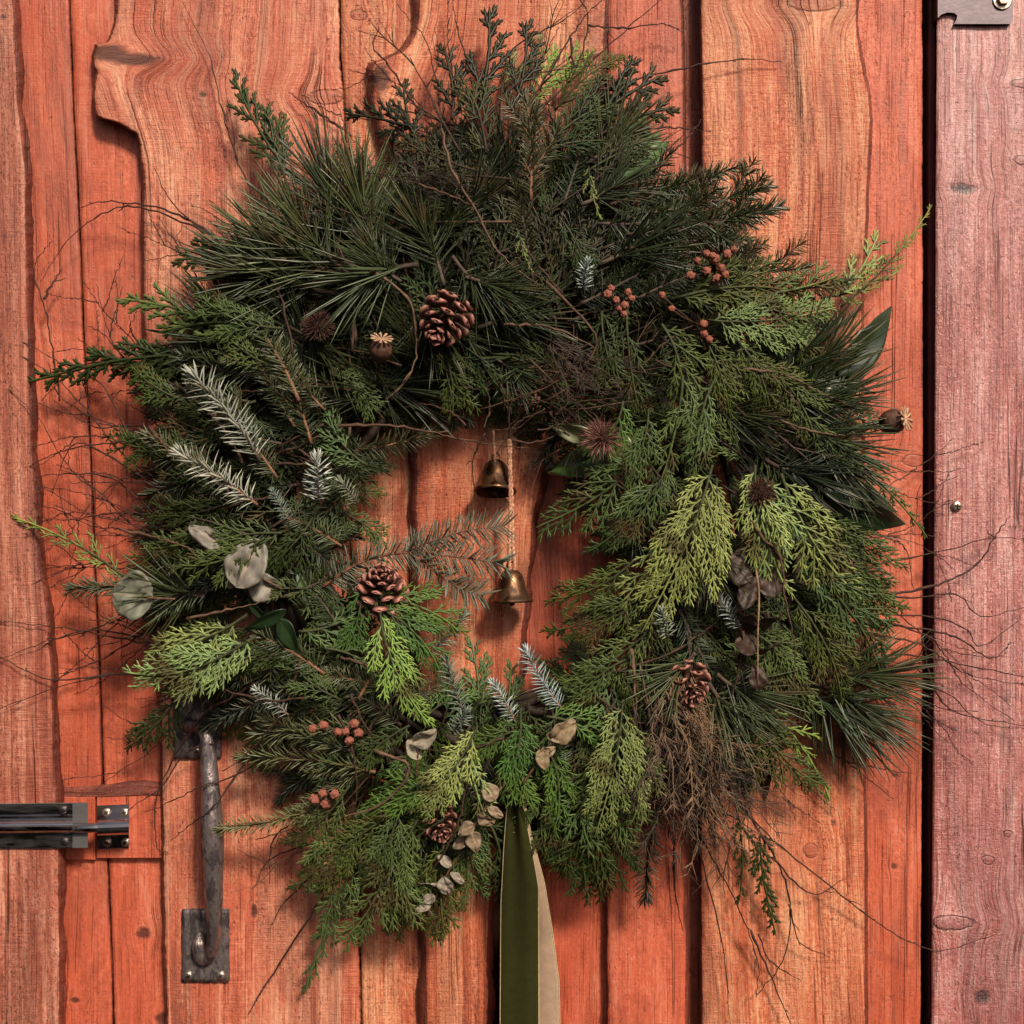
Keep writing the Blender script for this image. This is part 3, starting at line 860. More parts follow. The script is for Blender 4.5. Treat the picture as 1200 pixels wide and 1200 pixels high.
make_proto('frost', 'frosted_fir_sprig', [(L, fir(L, 140 + i, ranks='round', side=0, bend=b, nl=nl, ang=62, step=.0010, w=.00098)) for i, (L, b, nl) in enumerate([
    (0.035, .1, .013), (0.055, .2, .014), (0.085, -.25, .019), (0.085, .2, .019)])], M_NEEDLE)
def heather(seed, L=.10):
    rnd = random.Random(seed); st = MB()
    for k in range(16):
        a = rnd.gauss(0, .30); d = Vector((math.cos(a), math.sin(a), rnd.uniform(-.25, .35))); p = Vector((rnd.uniform(0, .015), rnd.gauss(0, .006), rnd.gauss(0, .004)))
        l = L * rnd.uniform(.55, 1.0); pts = [p.copy()]
        for i in range(9):
            d = (d + Vector((rnd.gauss(0, .10), rnd.gauss(0, .16), rnd.gauss(0, .10)))).normalized(); p = p + d * (l / 9); pts.append(p.copy())
        tube(st, pts, [.0007 * (1 - .6 * i / 9) for i in range(10)], 4)
        for j in range(13):
            q, e = at_curve(pts, rnd.uniform(.15, .98)); e = rotz(e, rnd.choice((-1, 1)) * rnd.uniform(.4, 1.0)); e.z += rnd.uniform(-.5, .5); e.normalize()
            m = rnd.uniform(.006, .017); c = Vector((0, rnd.uniform(-.003, .003), rnd.uniform(-.002, .002)))
            tube(st, [q, q + e * m * .5 + c * .4, q + e * m + c], [.00038, .00034, .0002], 4)
    return st
make_proto('heather', 'heather_sprig', [(.10, (heather(180 + i), None)) for i in range(3)], None)
make_proto('thicket', 'bare_twig', [(L, (brush_twig(160 + i, L, 3, .0011, sp, n), None)) for i, (L, sp, n) in enumerate([
    (.10, 36, 6), (.10, 48, 7), (.14, 30, 7), (.14, 42, 8)])], None)

# ------------------------------------------------------------------ the wreath
WC = P(588, 600, 0.03)
wreath = empty('wreath', WC, 'big shaggy evergreen wreath of cedar, pine and fir hung on the red door', 'wreath')
RND = random.Random(20)
COUNT = {}

C = dict(dark=(.027, .040, .013), olive=(.048, .062, .018), mid=(.060, .084, .033), green=(.055, .100, .026), bright=(.165, .205, .088),
         lime=(.150, .205, .050), yellow=(.17, .185, .055), brownish=(.034, .033, .014), pine=(.042, .056, .024), pinelt=(.075, .092, .042),
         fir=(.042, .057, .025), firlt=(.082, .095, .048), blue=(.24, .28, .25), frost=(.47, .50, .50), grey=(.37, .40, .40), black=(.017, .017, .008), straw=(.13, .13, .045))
BARK = dict(red=(1.2, .95, .85), brown=(1.0, 1.0, 1.0), dark=(.5, .45, .42), pale=(2.2, 2.1, 1.9), orange=(2.6, 1.8, 1.3), green=(.6, 1.0, .5), straw=(3.0, 2.6, 2.0))

def sprig(kind, b, t, zb, zt, col='mid', bark='brown', roll=None, wf=1.0, var=None, curl=None, shade=1.0):
    name, lst = PROTO[kind]
    pb, pt = P(b[0], b[1], zb), P(t[0], t[1], zt)
    d = pt - pb; L = d.length
    if var is None:
        cand = sorted(range(len(lst)), key=lambda i: abs(math.log(lst[i][0] / L)))
        best = abs(math.log(lst[cand[0]][0] / L))
        cand = [i for i in cand if abs(math.log(lst[i][0] / L)) < best + 0.18]
        var = RND.choice(cand)
    ML, ms, mf = lst[var]
    x = d.normalized()
    n = (Vector((0, -D, ZC)) - pb).normalized()
    n = (n - x * n.dot(x))
    n = n.normalized() if n.length > .15 else x.orthogonal().normalized()
    y = n.cross(x)
    s = L / ML
    fl = RND.choice((1, -1)) if curl is None else curl
    rl = R(RND.uniform(-28, 28)) if roll is None else R(roll)
    Mx = Matrix((x, y, n)).transposed().to_4x4()
    M = Matrix.Translation(pb) @ Mx @ Matrix.Rotation(rl, 4, 'X') @ Matrix.Diagonal((s, s * fl * wf, s, 1))
    o = bpy.data.objects.new(name, ms)
    COL.objects.link(o); o.parent = wreath
    o.matrix_basis = Matrix.Translation(-WC) @ M
    c = BARK[bark]; o.color = (*c, 1)
    if mf is not None:
        f = bpy.data.objects.new('foliage', mf); COL.objects.link(f); f.parent = o
        f['kind'] = 'stuff'
        c = C[col] if isinstance(col, str) else col
        j = RND.uniform(.82, 1.2) * shade; h = RND.uniform(.88, 1.13)  # shade paints the darkness between fronds into the fill colours
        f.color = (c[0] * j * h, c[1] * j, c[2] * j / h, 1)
    COUNT[name] = COUNT.get(name, 0) + 1
    return o

# the ring of twisted stems that carries it all
for k in range(14):
    rnd = random.Random(300 + k); mb = MB(); pts = []
    r0 = rnd.uniform(205, 350); ph = rnd.uniform(0, 6.28); q = rnd.choice((2, 3)); zz = rnd.uniform(.026, .045)
    for i in range(97):
        a = 2 * math.pi * i / 96
        rr = r0 + 26 * math.sin(q * a + ph)
        pts.append(P(588 + rr * math.cos(a), 620 - rr * math.sin(a) * 1.0, zz + .009 * math.cos(q * a + ph)) - WC)
    tube(mb, pts, [.004 * rnd.uniform(.85, 1.1)] * 97, 7, cap=False)
    o = link('hoop_stem', mb.mesh('hoop_stem', M_STEM), wreath); o.color = (.38, .34, .3, 1)

# silhouette of the dense greenery: radius in pixels by angle, from (590, 590)
OUT = [(0, 452), (10, 462), (20, 462), (40, 420), (50, 440), (60, 430), (67, 450), (80, 470), (90, 495), (100, 480), (110, 445), (122, 450), (135, 460), (150, 465), (165, 455), (180, 440), (195, 455), (210, 465), (225, 430), (240, 445), (250, 490), (260, 480), (268, 400), (274, 390), (280, 430), (290, 425), (300, 415), (315, 440), (325, 470), (340, 490), (350, 465), (360, 452)]
def rout(a): return float(np.interp(a % 360, [p[0] for p in OUT], [p[1] for p in OUT]))
def rin(a):
    # edge of the hole as seen from (590, 590)
    HI = [(0, 62), (30, 58), (60, 62), (90, 72), (120, 92), (150, 128), (180, 140), (200, 150), (225, 160), (250, 175), (270, 185), (290, 165), (310, 140), (330, 112), (345, 84), (360, 62)]
    return float(np.interp(a % 360, [p[0] for p in HI], [p[1] for p in HI]))
def pol(a, r): return (590 + r * math.cos(R(a)), 590 - r * math.sin(R(a)))
def rdepth(a, r):
    """how far the bulging greenery stands off the door"""
    i, o = rin(a) + 30, rout(a)
    m = (i + o) / 2; s = max(-1, min(1, (r - m) / ((o - i) / 2)))
    return 0.030 + 0.062 * math.sqrt(max(0, 1 - s * s))

def region(a):
    a %= 360
    if 100 < a <= 152: return [('pine', 'pine', 6), ('fir', 'fir', 2), ('chunky', 'dark', 1), ('cedar', 'dark', 2)]
    if 62 < a <= 100: return [('cedar', 'brownish', 4), ('fir', 'fir', 2), ('chunky', 'black', 3), ('thicket', '', 2), ('pine', 'pine', 2)]
    if 28 < a <= 62: return [('fir', 'fir', 4), ('cedar', 'mid', 4), ('cedar', 'olive', 3)]
    if a <= 28 or a > 345: return [('cedar', 'mid', 5), ('pine', 'pine', 3), ('cedar', 'dark', 3)]
    if 152 < a <= 200: return [('fir', 'fir', 4), ('spruce', 'fir', 3), ('cedar', 'dark', 3), ('cedar', 'olive', 1)]
    if 200 < a <= 250: return [('cedar', 'olive', 4), ('spruce', 'firlt', 3), ('fir', 'fir', 3), ('cedar', 'mid', 3)]
    if 250 < a <= 290: return [('cedar', 'green', 4), ('cedar', 'mid', 4), ('fir', 'fir', 2)]
    return [('cedar', 'mid', 5), ('pine', 'pine', 2), ('fir', 'fir', 1), ('thicket', '', 2), ('cedar', 'olive', 2)]

def pick(a):
    L = region(a); tot = sum(w for _, _, w in L); x = RND.uniform(0, tot)
    for k, c, w in L:
        x -= w
        if x <= 0: return k, c
    return L[-1][:2]

def flow(a):
    """lean of the sprigs away from straight out, in degrees"""
    a %= 360
    if a < 75 or a > 300: return -28 + RND.uniform(-22, 22)       # the right side hangs
    if 150 < a < 230: return RND.uniform(-25, 25)
    return RND.uniform(-24, 24)

# back row: tips on the silhouette
for i in range(108):
    a = i * 360 / 108 + RND.uniform(-2.5, 2.5)
    ro = rout(a) * RND.uniform(.90, 1.0)
    l = RND.uniform(125, 190)
    t = pol(a, ro); da = a + flow(a) * .8
    b = (t[0] - l * math.cos(R(da)), t[1] + l * math.sin(R(da)))
    k, c = pick(a)
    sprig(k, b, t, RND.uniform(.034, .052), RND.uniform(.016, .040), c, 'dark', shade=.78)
# inner row: short sprigs that ring the hole
for i in range(42):
    a = i * 360 / 42 + RND.uniform(-3, 3)
    r1 = rin(a) + RND.uniform(2, 30); l = RND.uniform(80, 120)
    k, c = pick(a)
    if k in ('pine', 'chunky'): k = 'cedar'
    t = pol(a, r1); da = a + 180 + RND.uniform(-45, 45)
    b = (t[0] - l * math.cos(R(da)), t[1] + l * math.sin(R(da)))
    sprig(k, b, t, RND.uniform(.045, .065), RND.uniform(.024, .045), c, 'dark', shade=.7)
# body: two layers over the ring
for lay, n in ((0, 84), (1, 78)):
    for i in range(n):
        a = (i + .5 * lay) * 360 / n + RND.uniform(-4, 4)
        ri, ro = rin(a), rout(a)
        r0 = ri + (ro - ri) * RND.uniform(.14, .66)
        l = RND.uniform(95, 150)
        da = a + flow(a) * 1.35
        if RND.random() < .16: da += 180
        b = pol(a, r0)
        t = (b[0] + l * math.cos(R(da)), b[1] - l * math.sin(R(da)))
        ta = math.degrees(math.atan2(590 - t[1], t[0] - 590)); tr = math.hypot(t[0] - 590, t[1] - 590)
        if tr < rin(ta) + 15 or tr > rout(ta): continue
        k, c = pick(a)
        zo = -.024 if lay == 0 else -.010
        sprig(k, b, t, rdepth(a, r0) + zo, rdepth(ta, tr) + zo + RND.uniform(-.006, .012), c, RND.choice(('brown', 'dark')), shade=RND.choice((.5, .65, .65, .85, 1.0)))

# the crown of the wreath is packed with extra greenery in the darkest colours
for i in range(54):
    a = RND.uniform(62, 118); r0 = RND.uniform(190, 370); l = RND.uniform(90, 130); da = a + RND.uniform(-50, 50)
    b = pol(a, r0); t = (b[0] + l * math.cos(R(da)), b[1] - l * math.sin(R(da)))
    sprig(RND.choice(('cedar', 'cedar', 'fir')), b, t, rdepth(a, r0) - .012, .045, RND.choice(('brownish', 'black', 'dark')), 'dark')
# ---- the sprigs one can pick out in the photograph: kind, base, tip, depth at base and tip, colour, bark
H = [
 # long pine brushes upper left
 ('pine', (420, 325), (245, 262), .088, .060, 'pinelt', 'brown'), ('pine', (440, 300), (335, 158), .085, .050, 'pine', 'brown'),
 ('pine', (452, 310), (392, 165), .088, .060, 'pinelt', 'brown'), ('pine', (405, 345), (218, 300), .080, .050, 'pine', 'brown'),
 ('pine', (420, 330), (290, 205), .092, .070, 'pinelt', 'brown'), ('pine', (520, 335), (470, 200), .095, .090, 'pine', 'brown'),
 ('pine', (545, 325), (650, 360), .096, .085, 'pine', 'brown'), ('pine', (530, 300), (625, 400), .092, .085, 'pine', 'brown'),
 ('pine', (490, 310), (350, 345), .098, .090, 'pinelt', 'brown'), ('pine', (500, 290), (560, 215), .090, .080, 'pine', 'brown'),
 ('pine', (560, 385), (680, 350), .085, .075, 'pine', 'brown'), ('pine', (470, 330), (400, 270), .100, .098, 'pine', 'brown'),
 ('pine', (350, 310), (235, 330), .075, .045, 'pine', 'brown'), ('pine', (580, 420), (640, 470), .080, .065, 'pine', 'brown'),
 # pine elsewhere
 ('pine', (690, 190), (770, 120), .070, .050, 'firlt', 'brown'), ('pine', (680, 240), (775, 190), .080, .065, 'firlt', 'brown'),
 ('pine', (900, 470), (1035, 395), .070, .045, 'pine', 'dark'), ('pine', (910, 480), (1045, 455), .072, .045, 'pine', 'dark'),
 ('pine', (920, 500), (1050, 545), .070, .045, 'pine', 'dark'), ('pine', (900, 450), (1000, 375), .068, .040, 'pine', 'dark'),
 ('pine', (930, 520), (1050, 585), .066, .040, 'pine', 'dark'), ('pine', (950, 800), (1075, 862), .068, .040, 'pine', 'dark'),
 ('pine', (950, 780), (1095, 806), .070, .040, 'pine', 'dark'), ('pine', (930, 800), (1050, 885), .066, .040, 'pine', 'dark'),
 ('pine', (815, 765), (752, 850), .098, .090, 'pinelt', 'brown'), ('pine', (830, 800), (900, 890), .092, .080, 'pinelt', 'brown'),
 ('pine', (835, 810), (840, 905), .090, .080, 'pinelt', 'brown'), ('pine', (840, 790), (935, 850), .090, .075, 'pine', 'brown'),
 ('pine', (240, 700), (130, 692), .070, .055, 'fir', 'brown'),
 # fir and spruce
 ('fir', (735, 275), (922, 236), .082, .050, 'fir', 'brown', -8), ('fir', (740, 240), (875, 190), .072, .045, 'fir', 'brown', 10),
 ('fir', (800, 310), (955, 312), .074, .045, 'firlt', 'brown', 8), ('fir', (845, 340), (1000, 335), .072, .045, 'fir', 'brown'),
 ('fir', (622, 235), (616, 108), .100, .088, (.13, .135, .09), 'orange', 0), ('fir', (625, 330), (600, 205), .094, .086, 'firlt', 'brown'),
 ('fir', (660, 240), (690, 130), .080, .060, 'fir', 'brown'),
 ('fir', (345, 500), (278, 358), .090, .070, 'fir', 'orange', 5), ('fir', (365, 520), (335, 395), .088, .075, 'fir', 'orange'),
 ('fir', (300, 440), (205, 420), .078, .055, 'fir', 'brown'), ('fir', (395, 530), (515, 506), .080, .055, 'firlt', 'orange', 25),
 ('fir', (330, 520), (255, 500), .082, .070, 'fir', 'brown'), ('fir', (410, 500), (395, 620), .080, .070, 'fir', 'brown'),
 ('spruce', (440, 905), (275, 880), .088, .060, 'straw', 'orange'), ('spruce', (410, 880), (300, 838), .088, .070, 'firlt', 'brown'),
 ('spruce', (380, 945), (250, 978), .076, .062, 'straw', 'orange'), ('spruce', (420, 850), (290, 860), .084, .060, 'firlt', 'brown'),
 ('fir', (430, 800), (330, 790), .088, .070, 'firlt', 'orange'), ('fir', (470, 850), (400, 800), .086, .080, 'firlt', 'brown'),
 ('fir', (770, 940), (756, 1062), .062, .050, 'black', 'dark', 10), ('spruce', (190, 690), (76, 690), .060, .040, 'fir', 'brown'),
 ('fir', (250, 690), (170, 720), .070, .055, 'fir', 'brown'), ('spruce', (450, 880), (340, 960), .080, .062, 'firlt', 'brown'),
 ('fir', (325, 560), (245, 462), .094, .080, 'firlt', 'orange', 0), ('fir', (350, 470), (300, 372), .096, .082, 'firlt', 'orange', 10), ('fir', (380, 480), (318, 400), .094, .086, 'firlt', 'orange', -10), ('fir', (290, 470), (188, 455), .086, .060, 'firlt', 'brown', 0),
 ('spruce', (250, 560), (165, 505), .080, .055, 'firlt', 'orange'), ('cedar', (430, 545), (380, 480), .088, .080, 'mid', 'green', 0), ('cedar', (320, 430), (250, 380), .090, .076, 'mid', 'green', 0), ('fir', (400, 640), (330, 600), .092, .090, 'firlt', 'orange', 0), ('cedar', (220, 470), (150, 430), .072, .050, 'olive', 'green', 0),
 # frosted tips
 ('frost', (305, 540), (222, 430), .100, .088, 'grey', 'brown', 0, 2), ('frost', (302, 592), (205, 525), .102, .092, 'frost', 'orange', 0, 3),
 ('frost', (372, 590), (370, 530), .106, .118, 'frost', 'brown', 0, 0), ('frost', (340, 610), (318, 572), .098, .100, 'blue', 'orange', 0, 1),
 ('frost', (682, 340), (690, 303), .094, .108, 'frost', 'brown', 0, 0), ('frost', (660, 832), (612, 758), .090, .080, 'frost', 'orange', 0, 2),
 ('frost', (604, 846), (574, 796), .092, .096, 'frost', 'orange', 0, 1), ('frost', (545, 838), (522, 768), .090, .084, 'blue', 'brown', 0, 1),
 ('frost', (500, 770), (548, 716), .080, .070, 'blue', 'brown', 0, 1), ('frost', (338, 838), (296, 806), .092, .090, 'grey', 'orange', 0, 1),
 ('frost', (868, 738), (838, 690), .092, .092, 'grey', 'brown', 0, 1), ('frost', (782, 748), (776, 712), .096, .108, 'blue', 'brown', 0, 0),
 ('frost', (530, 860), (548, 830), .092, .100, 'blue', 'brown', 0, 0), ('frost', (420, 590), (395, 560), .092, .096, 'blue', 'brown', 0, 0),
 ('fir', (700, 262), (905, 252), .080, .050, 'fir', 'brown', 5), ('fir', (760, 250), (908, 212), .080, .046, 'fir', 'brown', -10), ('fir', (730, 292), (885, 276), .080, .050, 'firlt', 'brown', 6), ('fir', (715, 240), (840, 205), .074, .046, 'fir', 'brown', 0),
 ('frost', (615, 200), (632, 120), .100, .090, 'firlt', 'orange', 0, 2), ('frost', (300, 510), (262, 470), .090, .080, 'grey', 'brown', 0, 1),
 # cedar, right side
 ('cedar', (835, 545), (742, 745), .104, .094, 'bright', 'green', 0), ('cedar', (840, 560), (815, 700), .106, .100, 'bright', 'green', 0), ('cedar', (800, 600), (725, 705), .100, .092, 'bright', 'green', 0),
 ('cedar', (775, 520), (630, 630), .092, .066, 'mid', 'green', 10), ('cedar', (785, 540), (685, 655), .096, .076, 'mid', 'green', -8), ('cedar', (730, 470), (690, 540), .096, .090, 'green', 'green', 0),
 ('cedar', (760, 480), (735, 570), .100, .096, 'mid', 'green', 0), ('cedar', (800, 440), (772, 560), .102, .098, 'mid', 'green', 0), ('cedar', (840, 440), (810, 560), .100, .100, 'mid', 'green', 0),
 ('cedar', (885, 545), (925, 705), .104, .094, 'bright', 'green', 0), ('cedar', (915, 555), (1005, 715), .100, .082, 'bright', 'green', 0), ('cedar', (895, 560), (895, 670), .106, .102, 'bright', 'green', 0),
 ('cedar', (930, 590), (1045, 745), .092, .064, 'mid', 'green', 5), ('slim', (950, 500), (1082, 640), .080, .045, 'mid', 'green', 0),
 ('cedar', (790, 350), (965, 338), .090, .060, 'olive', 'green', 0), ('cedar', (830, 375), (985, 362), .090, .060, 'bright', 'green', 0), ('cedar', (860, 350), (985, 318), .086, .060, 'mid', 'green', 0),
 ('cedar', (735, 360), (752, 478), .098, .096, 'dark', 'green', 0), ('cedar', (775, 380), (800, 480), .100, .098, 'olive', 'green', 0), ('cedar', (820, 390), (860, 490), .098, .094, 'olive', 'green', 0), ('cedar', (865, 400), (905, 500), .092, .086, 'olive', 'green', 0),
 ('cedar', (705, 365), (725, 450), .096, .094, 'dark', 'green', 0), ('cedar', (900, 430), (960, 530), .086, .076, 'mid', 'green', 0), ('cedar', (880, 350), (960, 430), .084, .070, 'olive', 'green', 0),
 ('cedar', (765, 690), (632, 745), .088, .066, 'olive', 'green', 0), ('cedar', (775, 725), (648, 792), .090, .070, 'mid', 'green', 0), ('cedar', (745, 655), (640, 705), .084, .062, 'olive', 'green', 0), ('cedar', (740, 770), (660, 830), .088, .076, 'mid', 'green', 0),
 ('cedar', (940, 660), (1050, 800), .084, .055, 'mid', 'green', 0), ('cedar', (930, 700), (1000, 835), .086, .065, 'olive', 'green', 0), ('cedar', (900, 720), (960, 850), .088, .072, 'mid', 'green', 0),
 ('cedar', (880, 820), (962, 930), .080, .055, 'mid', 'green', 0), ('slim', (900, 830), (975, 940), .076, .045, 'lime', 'green', 0), ('cedar', (960, 640), (1068, 720), .080, .050, 'olive', 'green', 0), ('cedar', (880, 740), (935, 800), .092, .085, 'mid', 'green', 0),
 ('slim', (985, 360), (1088, 232), .050, .034, 'yellow', 'green', 0, 2), ('chunky', (985, 345), (1032, 275), .050, .040, 'bright', 'green', 0, 0), ('slim', (960, 350), (1055, 318), .050, .036, 'bright', 'green', 0),
 # cedar, bottom
 ('cedar', (730, 820), (690, 985), .100, .086, 'bright', 'green', 0), ('cedar', (745, 850), (745, 975), .098, .086, 'bright', 'green', 0), ('cedar', (715, 850), (672, 955), .098, .086, 'mid', 'green', 0), ('cedar', (690, 940), (690, 1060), .068, .050, 'dark', 'green', 0),
 ('cedar', (660, 930), (655, 1030), .070, .055, 'dark', 'green', 0), ('cedar', (720, 950), (712, 1050), .070, .050, 'dark', 'green', 0), ('cedar', (640, 870), (650, 980), .090, .078, 'green', 'green', 0),
 ('cedar', (610, 830), (590, 940), .098, .092, 'green', 'green', 0), ('cedar', (625, 850), (545, 890), .096, .090, 'green', 'green', 0), ('cedar', (640, 840), (720, 880), .092, .085, 'green', 'green', 0), ('cedar', (600, 870), (625, 950), .098, .092, 'green', 'green', 0),
 ('cedar', (560, 850), (478, 965), .100, .090, 'bright', 'green', 0), ('cedar', (545, 860), (575, 965), .102, .094, 'bright', 'green', 0), ('cedar', (530, 920), (425, 955), .096, .084, 'green', 'green', 0), ('cedar', (520, 900), (500, 960), .102, .100, 'bright', 'green', 0),
 ('cedar', (460, 960), (405, 1115), .082, .056, 'mid', 'green', 0), ('cedar', (470, 980), (470, 1105), .076, .050, 'olive', 'green', 0), ('cedar', (550, 990), (505, 1108), .074, .048, 'mid', 'green', 0), ('slim', (440, 1000), (355, 1168), .062, .034, 'mid', 'green', 0),
 ('cedar', (420, 950), (335, 1050), .078, .050, 'mid', 'green', 0), ('cedar', (440, 990), (385, 1110), .076, .050, 'mid', 'green', 0), ('cedar', (520, 960), (440, 1030), .084, .066, 'olive', 'green', 0), ('cedar', (560, 940), (560, 1060), .076, .055, 'mid', 'green', 0), ('cedar', (500, 1000), (440, 1090), .076, .050, 'mid', 'green', 0),
 ('cedar', (445, 715), (498, 862), .098, .094, 'lime', 'green', 0), ('cedar', (430, 700), (545, 742), .092, .078, 'green', 'green', 0), ('cedar', (440, 710), (520, 790), .094, .086, 'green', 'green', 0), ('cedar', (425, 690), (400, 770), .094, .090, 'green', 'green', 0),
 ('chunky', (560, 830), (553, 748), .070, .055, 'mid', 'green', 0), ('chunky', (590, 840), (600, 775), .070, .058, 'mid', 'green', 0),
 # thicker underside
 ('cedar', (700, 930), (702, 1058), .074, .052, 'dark', 'green', 0), ('cedar', (670, 920), (672, 1040), .078, .056, 'dark', 'green', 0), ('cedar', (650, 900), (640, 1010), .080, .062, 'mid', 'green', 0), ('cedar', (720, 900), (735, 1010), .084, .066, 'mid', 'green', 0), ('cedar', (690, 900), (690, 1000), .09, .075, 'mid', 'green', 0),
 ('cedar', (490, 960), (455, 1090), .084, .058, 'mid', 'green', 0), ('cedar', (520, 990), (525, 1100), .078, .054, 'olive', 'green', 0), ('cedar', (450, 960), (360, 1060), .084, .056, 'olive', 'green', 0), ('cedar', (470, 940), (420, 1050), .090, .068, 'mid', 'green', 0), ('cedar', (410, 920), (330, 1000), .084, .058, 'mid', 'green', 0), ('cedar', (540, 960), (530, 1070), .084, .062, 'mid', 'green', 0), ('cedar', (570, 960), (585, 1050), .074, .05, 'dark', 'green', 0),
 # round the lower left of the hole
 ('cedar', (350, 740), (445, 700), .092, .078, 'mid', 'green', 0), ('fir', (330, 700), (420, 660), .090, .078, 'fir', 'brown', 0), ('cedar', (380, 760), (460, 800), .092, .088, 'mid', 'green', 0), ('cedar', (360, 690), (290, 700), .092, .086, 'mid', 'green', 0), ('fir', (420, 820), (470, 740), .090, .080, 'firlt', 'orange', 0), ('cedar', (350, 650), (420, 610), .088, .070, 'dark', 'green', 0), ('cedar', (400, 820), (330, 760), .094, .088, 'olive', 'green', 0), ('fir', (470, 830), (530, 790), .088, .080, 'firlt', 'brown', 0), ('cedar', (480, 850), (420, 900), .094, .090, 'olive', 'green', 0), ('fir', (380, 790), (300, 740), .094, .084, 'fir', 'orange', 0), ('cedar', (500, 840), (560, 810), .086, .078, 'green', 'green', 0), ('cedar', (350, 600), (410, 560), .086, .075, 'dark', 'green', 0), ('fir', (360, 640), (420, 690), .088, .080, 'fir', 'brown', 0),
 # dry heather mass at lower right
 ('heather', (775, 800), (805, 935), .106, .094, '', 'pale'), ('heather', (800, 820), (870, 925), .104, .088, '', 'straw'), ('heather', (765, 820), (765, 950), .104, .090, '', 'brown'), ('heather', (810, 850), (830, 980), .098, .076, '', 'pale'), ('heather', (785, 860), (790, 990), .098, .076, '', 'brown'), ('heather', (830, 870), (895, 965), .090, .066, '', 'brown'), ('heather', (790, 790), (840, 890), .108, .098, '', 'straw'), ('heather', (800, 880), (850, 1000), .094, .066, '', 'straw'),
 ('heather', (640, 400), (720, 470), .096, .094, '', 'brown'), ('heather', (560, 230), (450, 200), .098, .090, '', 'dark'), 
 # dark sprigs over the bare stems left of the hole
 ('cedar', (425, 770), (345, 690), .078, .082, 'dark', 'green', 0), ('cedar', (325, 770), (405, 715), .078, .080, 'mid', 'green', 0), ('fir', (400, 740), (345, 665), .084, .084, 'fir', 'brown', 0), ('cedar', (330, 670), (400, 735), .080, .082, 'dark', 'green', 0), ('cedar', (360, 655), (370, 760), .082, .084, 'olive', 'green', 0),
 ('thicket', (780, 820), (800, 940), .106, .094, '', 'pale'), ('thicket', (800, 830), (860, 930), .104, .090, '', 'pale'), ('thicket', (760, 830), (770, 950), .104, .092, '', 'brown'), ('thicket', (820, 850), (810, 970), .102, .084, '', 'pale'), ('thicket', (790, 870), (840, 980), .098, .078, '', 'brown'), ('thicket', (770, 870), (760, 980), .098, .080, '', 'brown'), ('thicket', (840, 880), (880, 970), .092, .070, '', 'brown'), ('thicket', (750, 780), (770, 880), .104, .1, '', 'pale'),
 # cedar, left
 ('cedar', (300, 745), (138, 800), .092, .070, 'bright', 'green', 0), ('cedar', (300, 770), (195, 815), .094, .078, 'bright', 'green', 0), ('cedar', (290, 720), (170, 770), .092, .076, 'bright', 'green', 0), ('cedar', (215, 805), (148, 882), .056, .036, 'dark', 'green', 0),
 ('cedar', (280, 620), (170, 640), .090, .070, 'olive', 'green', 0), ('cedar', (310, 630), (205, 665), .104, .096, 'mid', 'green', 0), ('cedar', (230, 610), (145, 668), .080, .055, 'olive', 'green', 0), ('cedar', (330, 625), (240, 640), .102, .098, 'mid', 'green', 0),
 ('chunky', (300, 395), (142, 342), .084, .050, 'mid', 'green', 0), ('chunky', (310, 380), (185, 388), .088, .064, 'olive', 'green', 0), ('chunky', (290, 310), (203, 302), .070, .045, 'dark', 'green', 0), ('cedar', (330, 385), (230, 345), .092, .078, 'mid', 'green', 0),
 ('chunky', (230, 415), (22, 442), .056, .028, 'dark', 'green', 0, 3), ('chunky', (240, 425), (100, 415), .058, .032, 'dark', 'green', 0), ('chunky', (345, 210), (266, 88), .064, .040, 'dark', 'green', 0, 2), ('chunky', (330, 190), (308, 120), .062, .042, 'dark', 'green', 0),
 ('slim', (150, 680), (10, 604), .050, .032, 'yellow', 'green', 0, 1), ('cedar', (210, 520), (120, 510), .060, .035, 'dark', 'green', 0), ('cedar', (300, 470), (190, 480), .082, .060, 'dark', 'green', 0), ('cedar', (370, 600), (300, 680), .094, .088, 'dark', 'green', 0), ('cedar', (390, 440), (440, 470), .090, .080, 'mid', 'green', 0), ('cedar', (400, 430), (440, 495), .088, .078, 'mid', 'green', 0),
 ('cedar', (385, 560), (450, 580), .080, .062, 'olive', 'green', 0), ('cedar', (400, 600), (455, 640), .076, .060, 'mid', 'green', 0), ('cedar', (500, 420), (560, 480), .084, .068, 'olive', 'green', 0), ('cedar', (550, 400), (610, 480), .084, .070, 'dark', 'green', 0), ('cedar', (520, 410), (530, 490), .084, .070, 'olive', 'green', 0),
 # top
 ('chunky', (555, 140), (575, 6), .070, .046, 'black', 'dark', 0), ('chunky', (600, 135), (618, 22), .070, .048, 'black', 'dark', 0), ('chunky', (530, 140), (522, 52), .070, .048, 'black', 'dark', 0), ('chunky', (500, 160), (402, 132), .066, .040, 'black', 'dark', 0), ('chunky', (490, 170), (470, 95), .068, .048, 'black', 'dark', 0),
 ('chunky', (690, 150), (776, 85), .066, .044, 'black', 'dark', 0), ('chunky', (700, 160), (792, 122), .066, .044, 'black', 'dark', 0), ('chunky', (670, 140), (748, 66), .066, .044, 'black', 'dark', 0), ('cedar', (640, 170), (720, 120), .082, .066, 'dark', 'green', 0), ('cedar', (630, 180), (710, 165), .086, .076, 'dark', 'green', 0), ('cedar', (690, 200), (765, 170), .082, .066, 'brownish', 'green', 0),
 ('cedar', (590, 110), (640, 45), .046, .034, 'bright', 'green', 0), ('cedar', (620, 120), (695, 62), .046, .034, 'lime', 'green', 0), ('cedar', (650, 130), (735, 55), .046, .032, 'olive', 'green', 0),
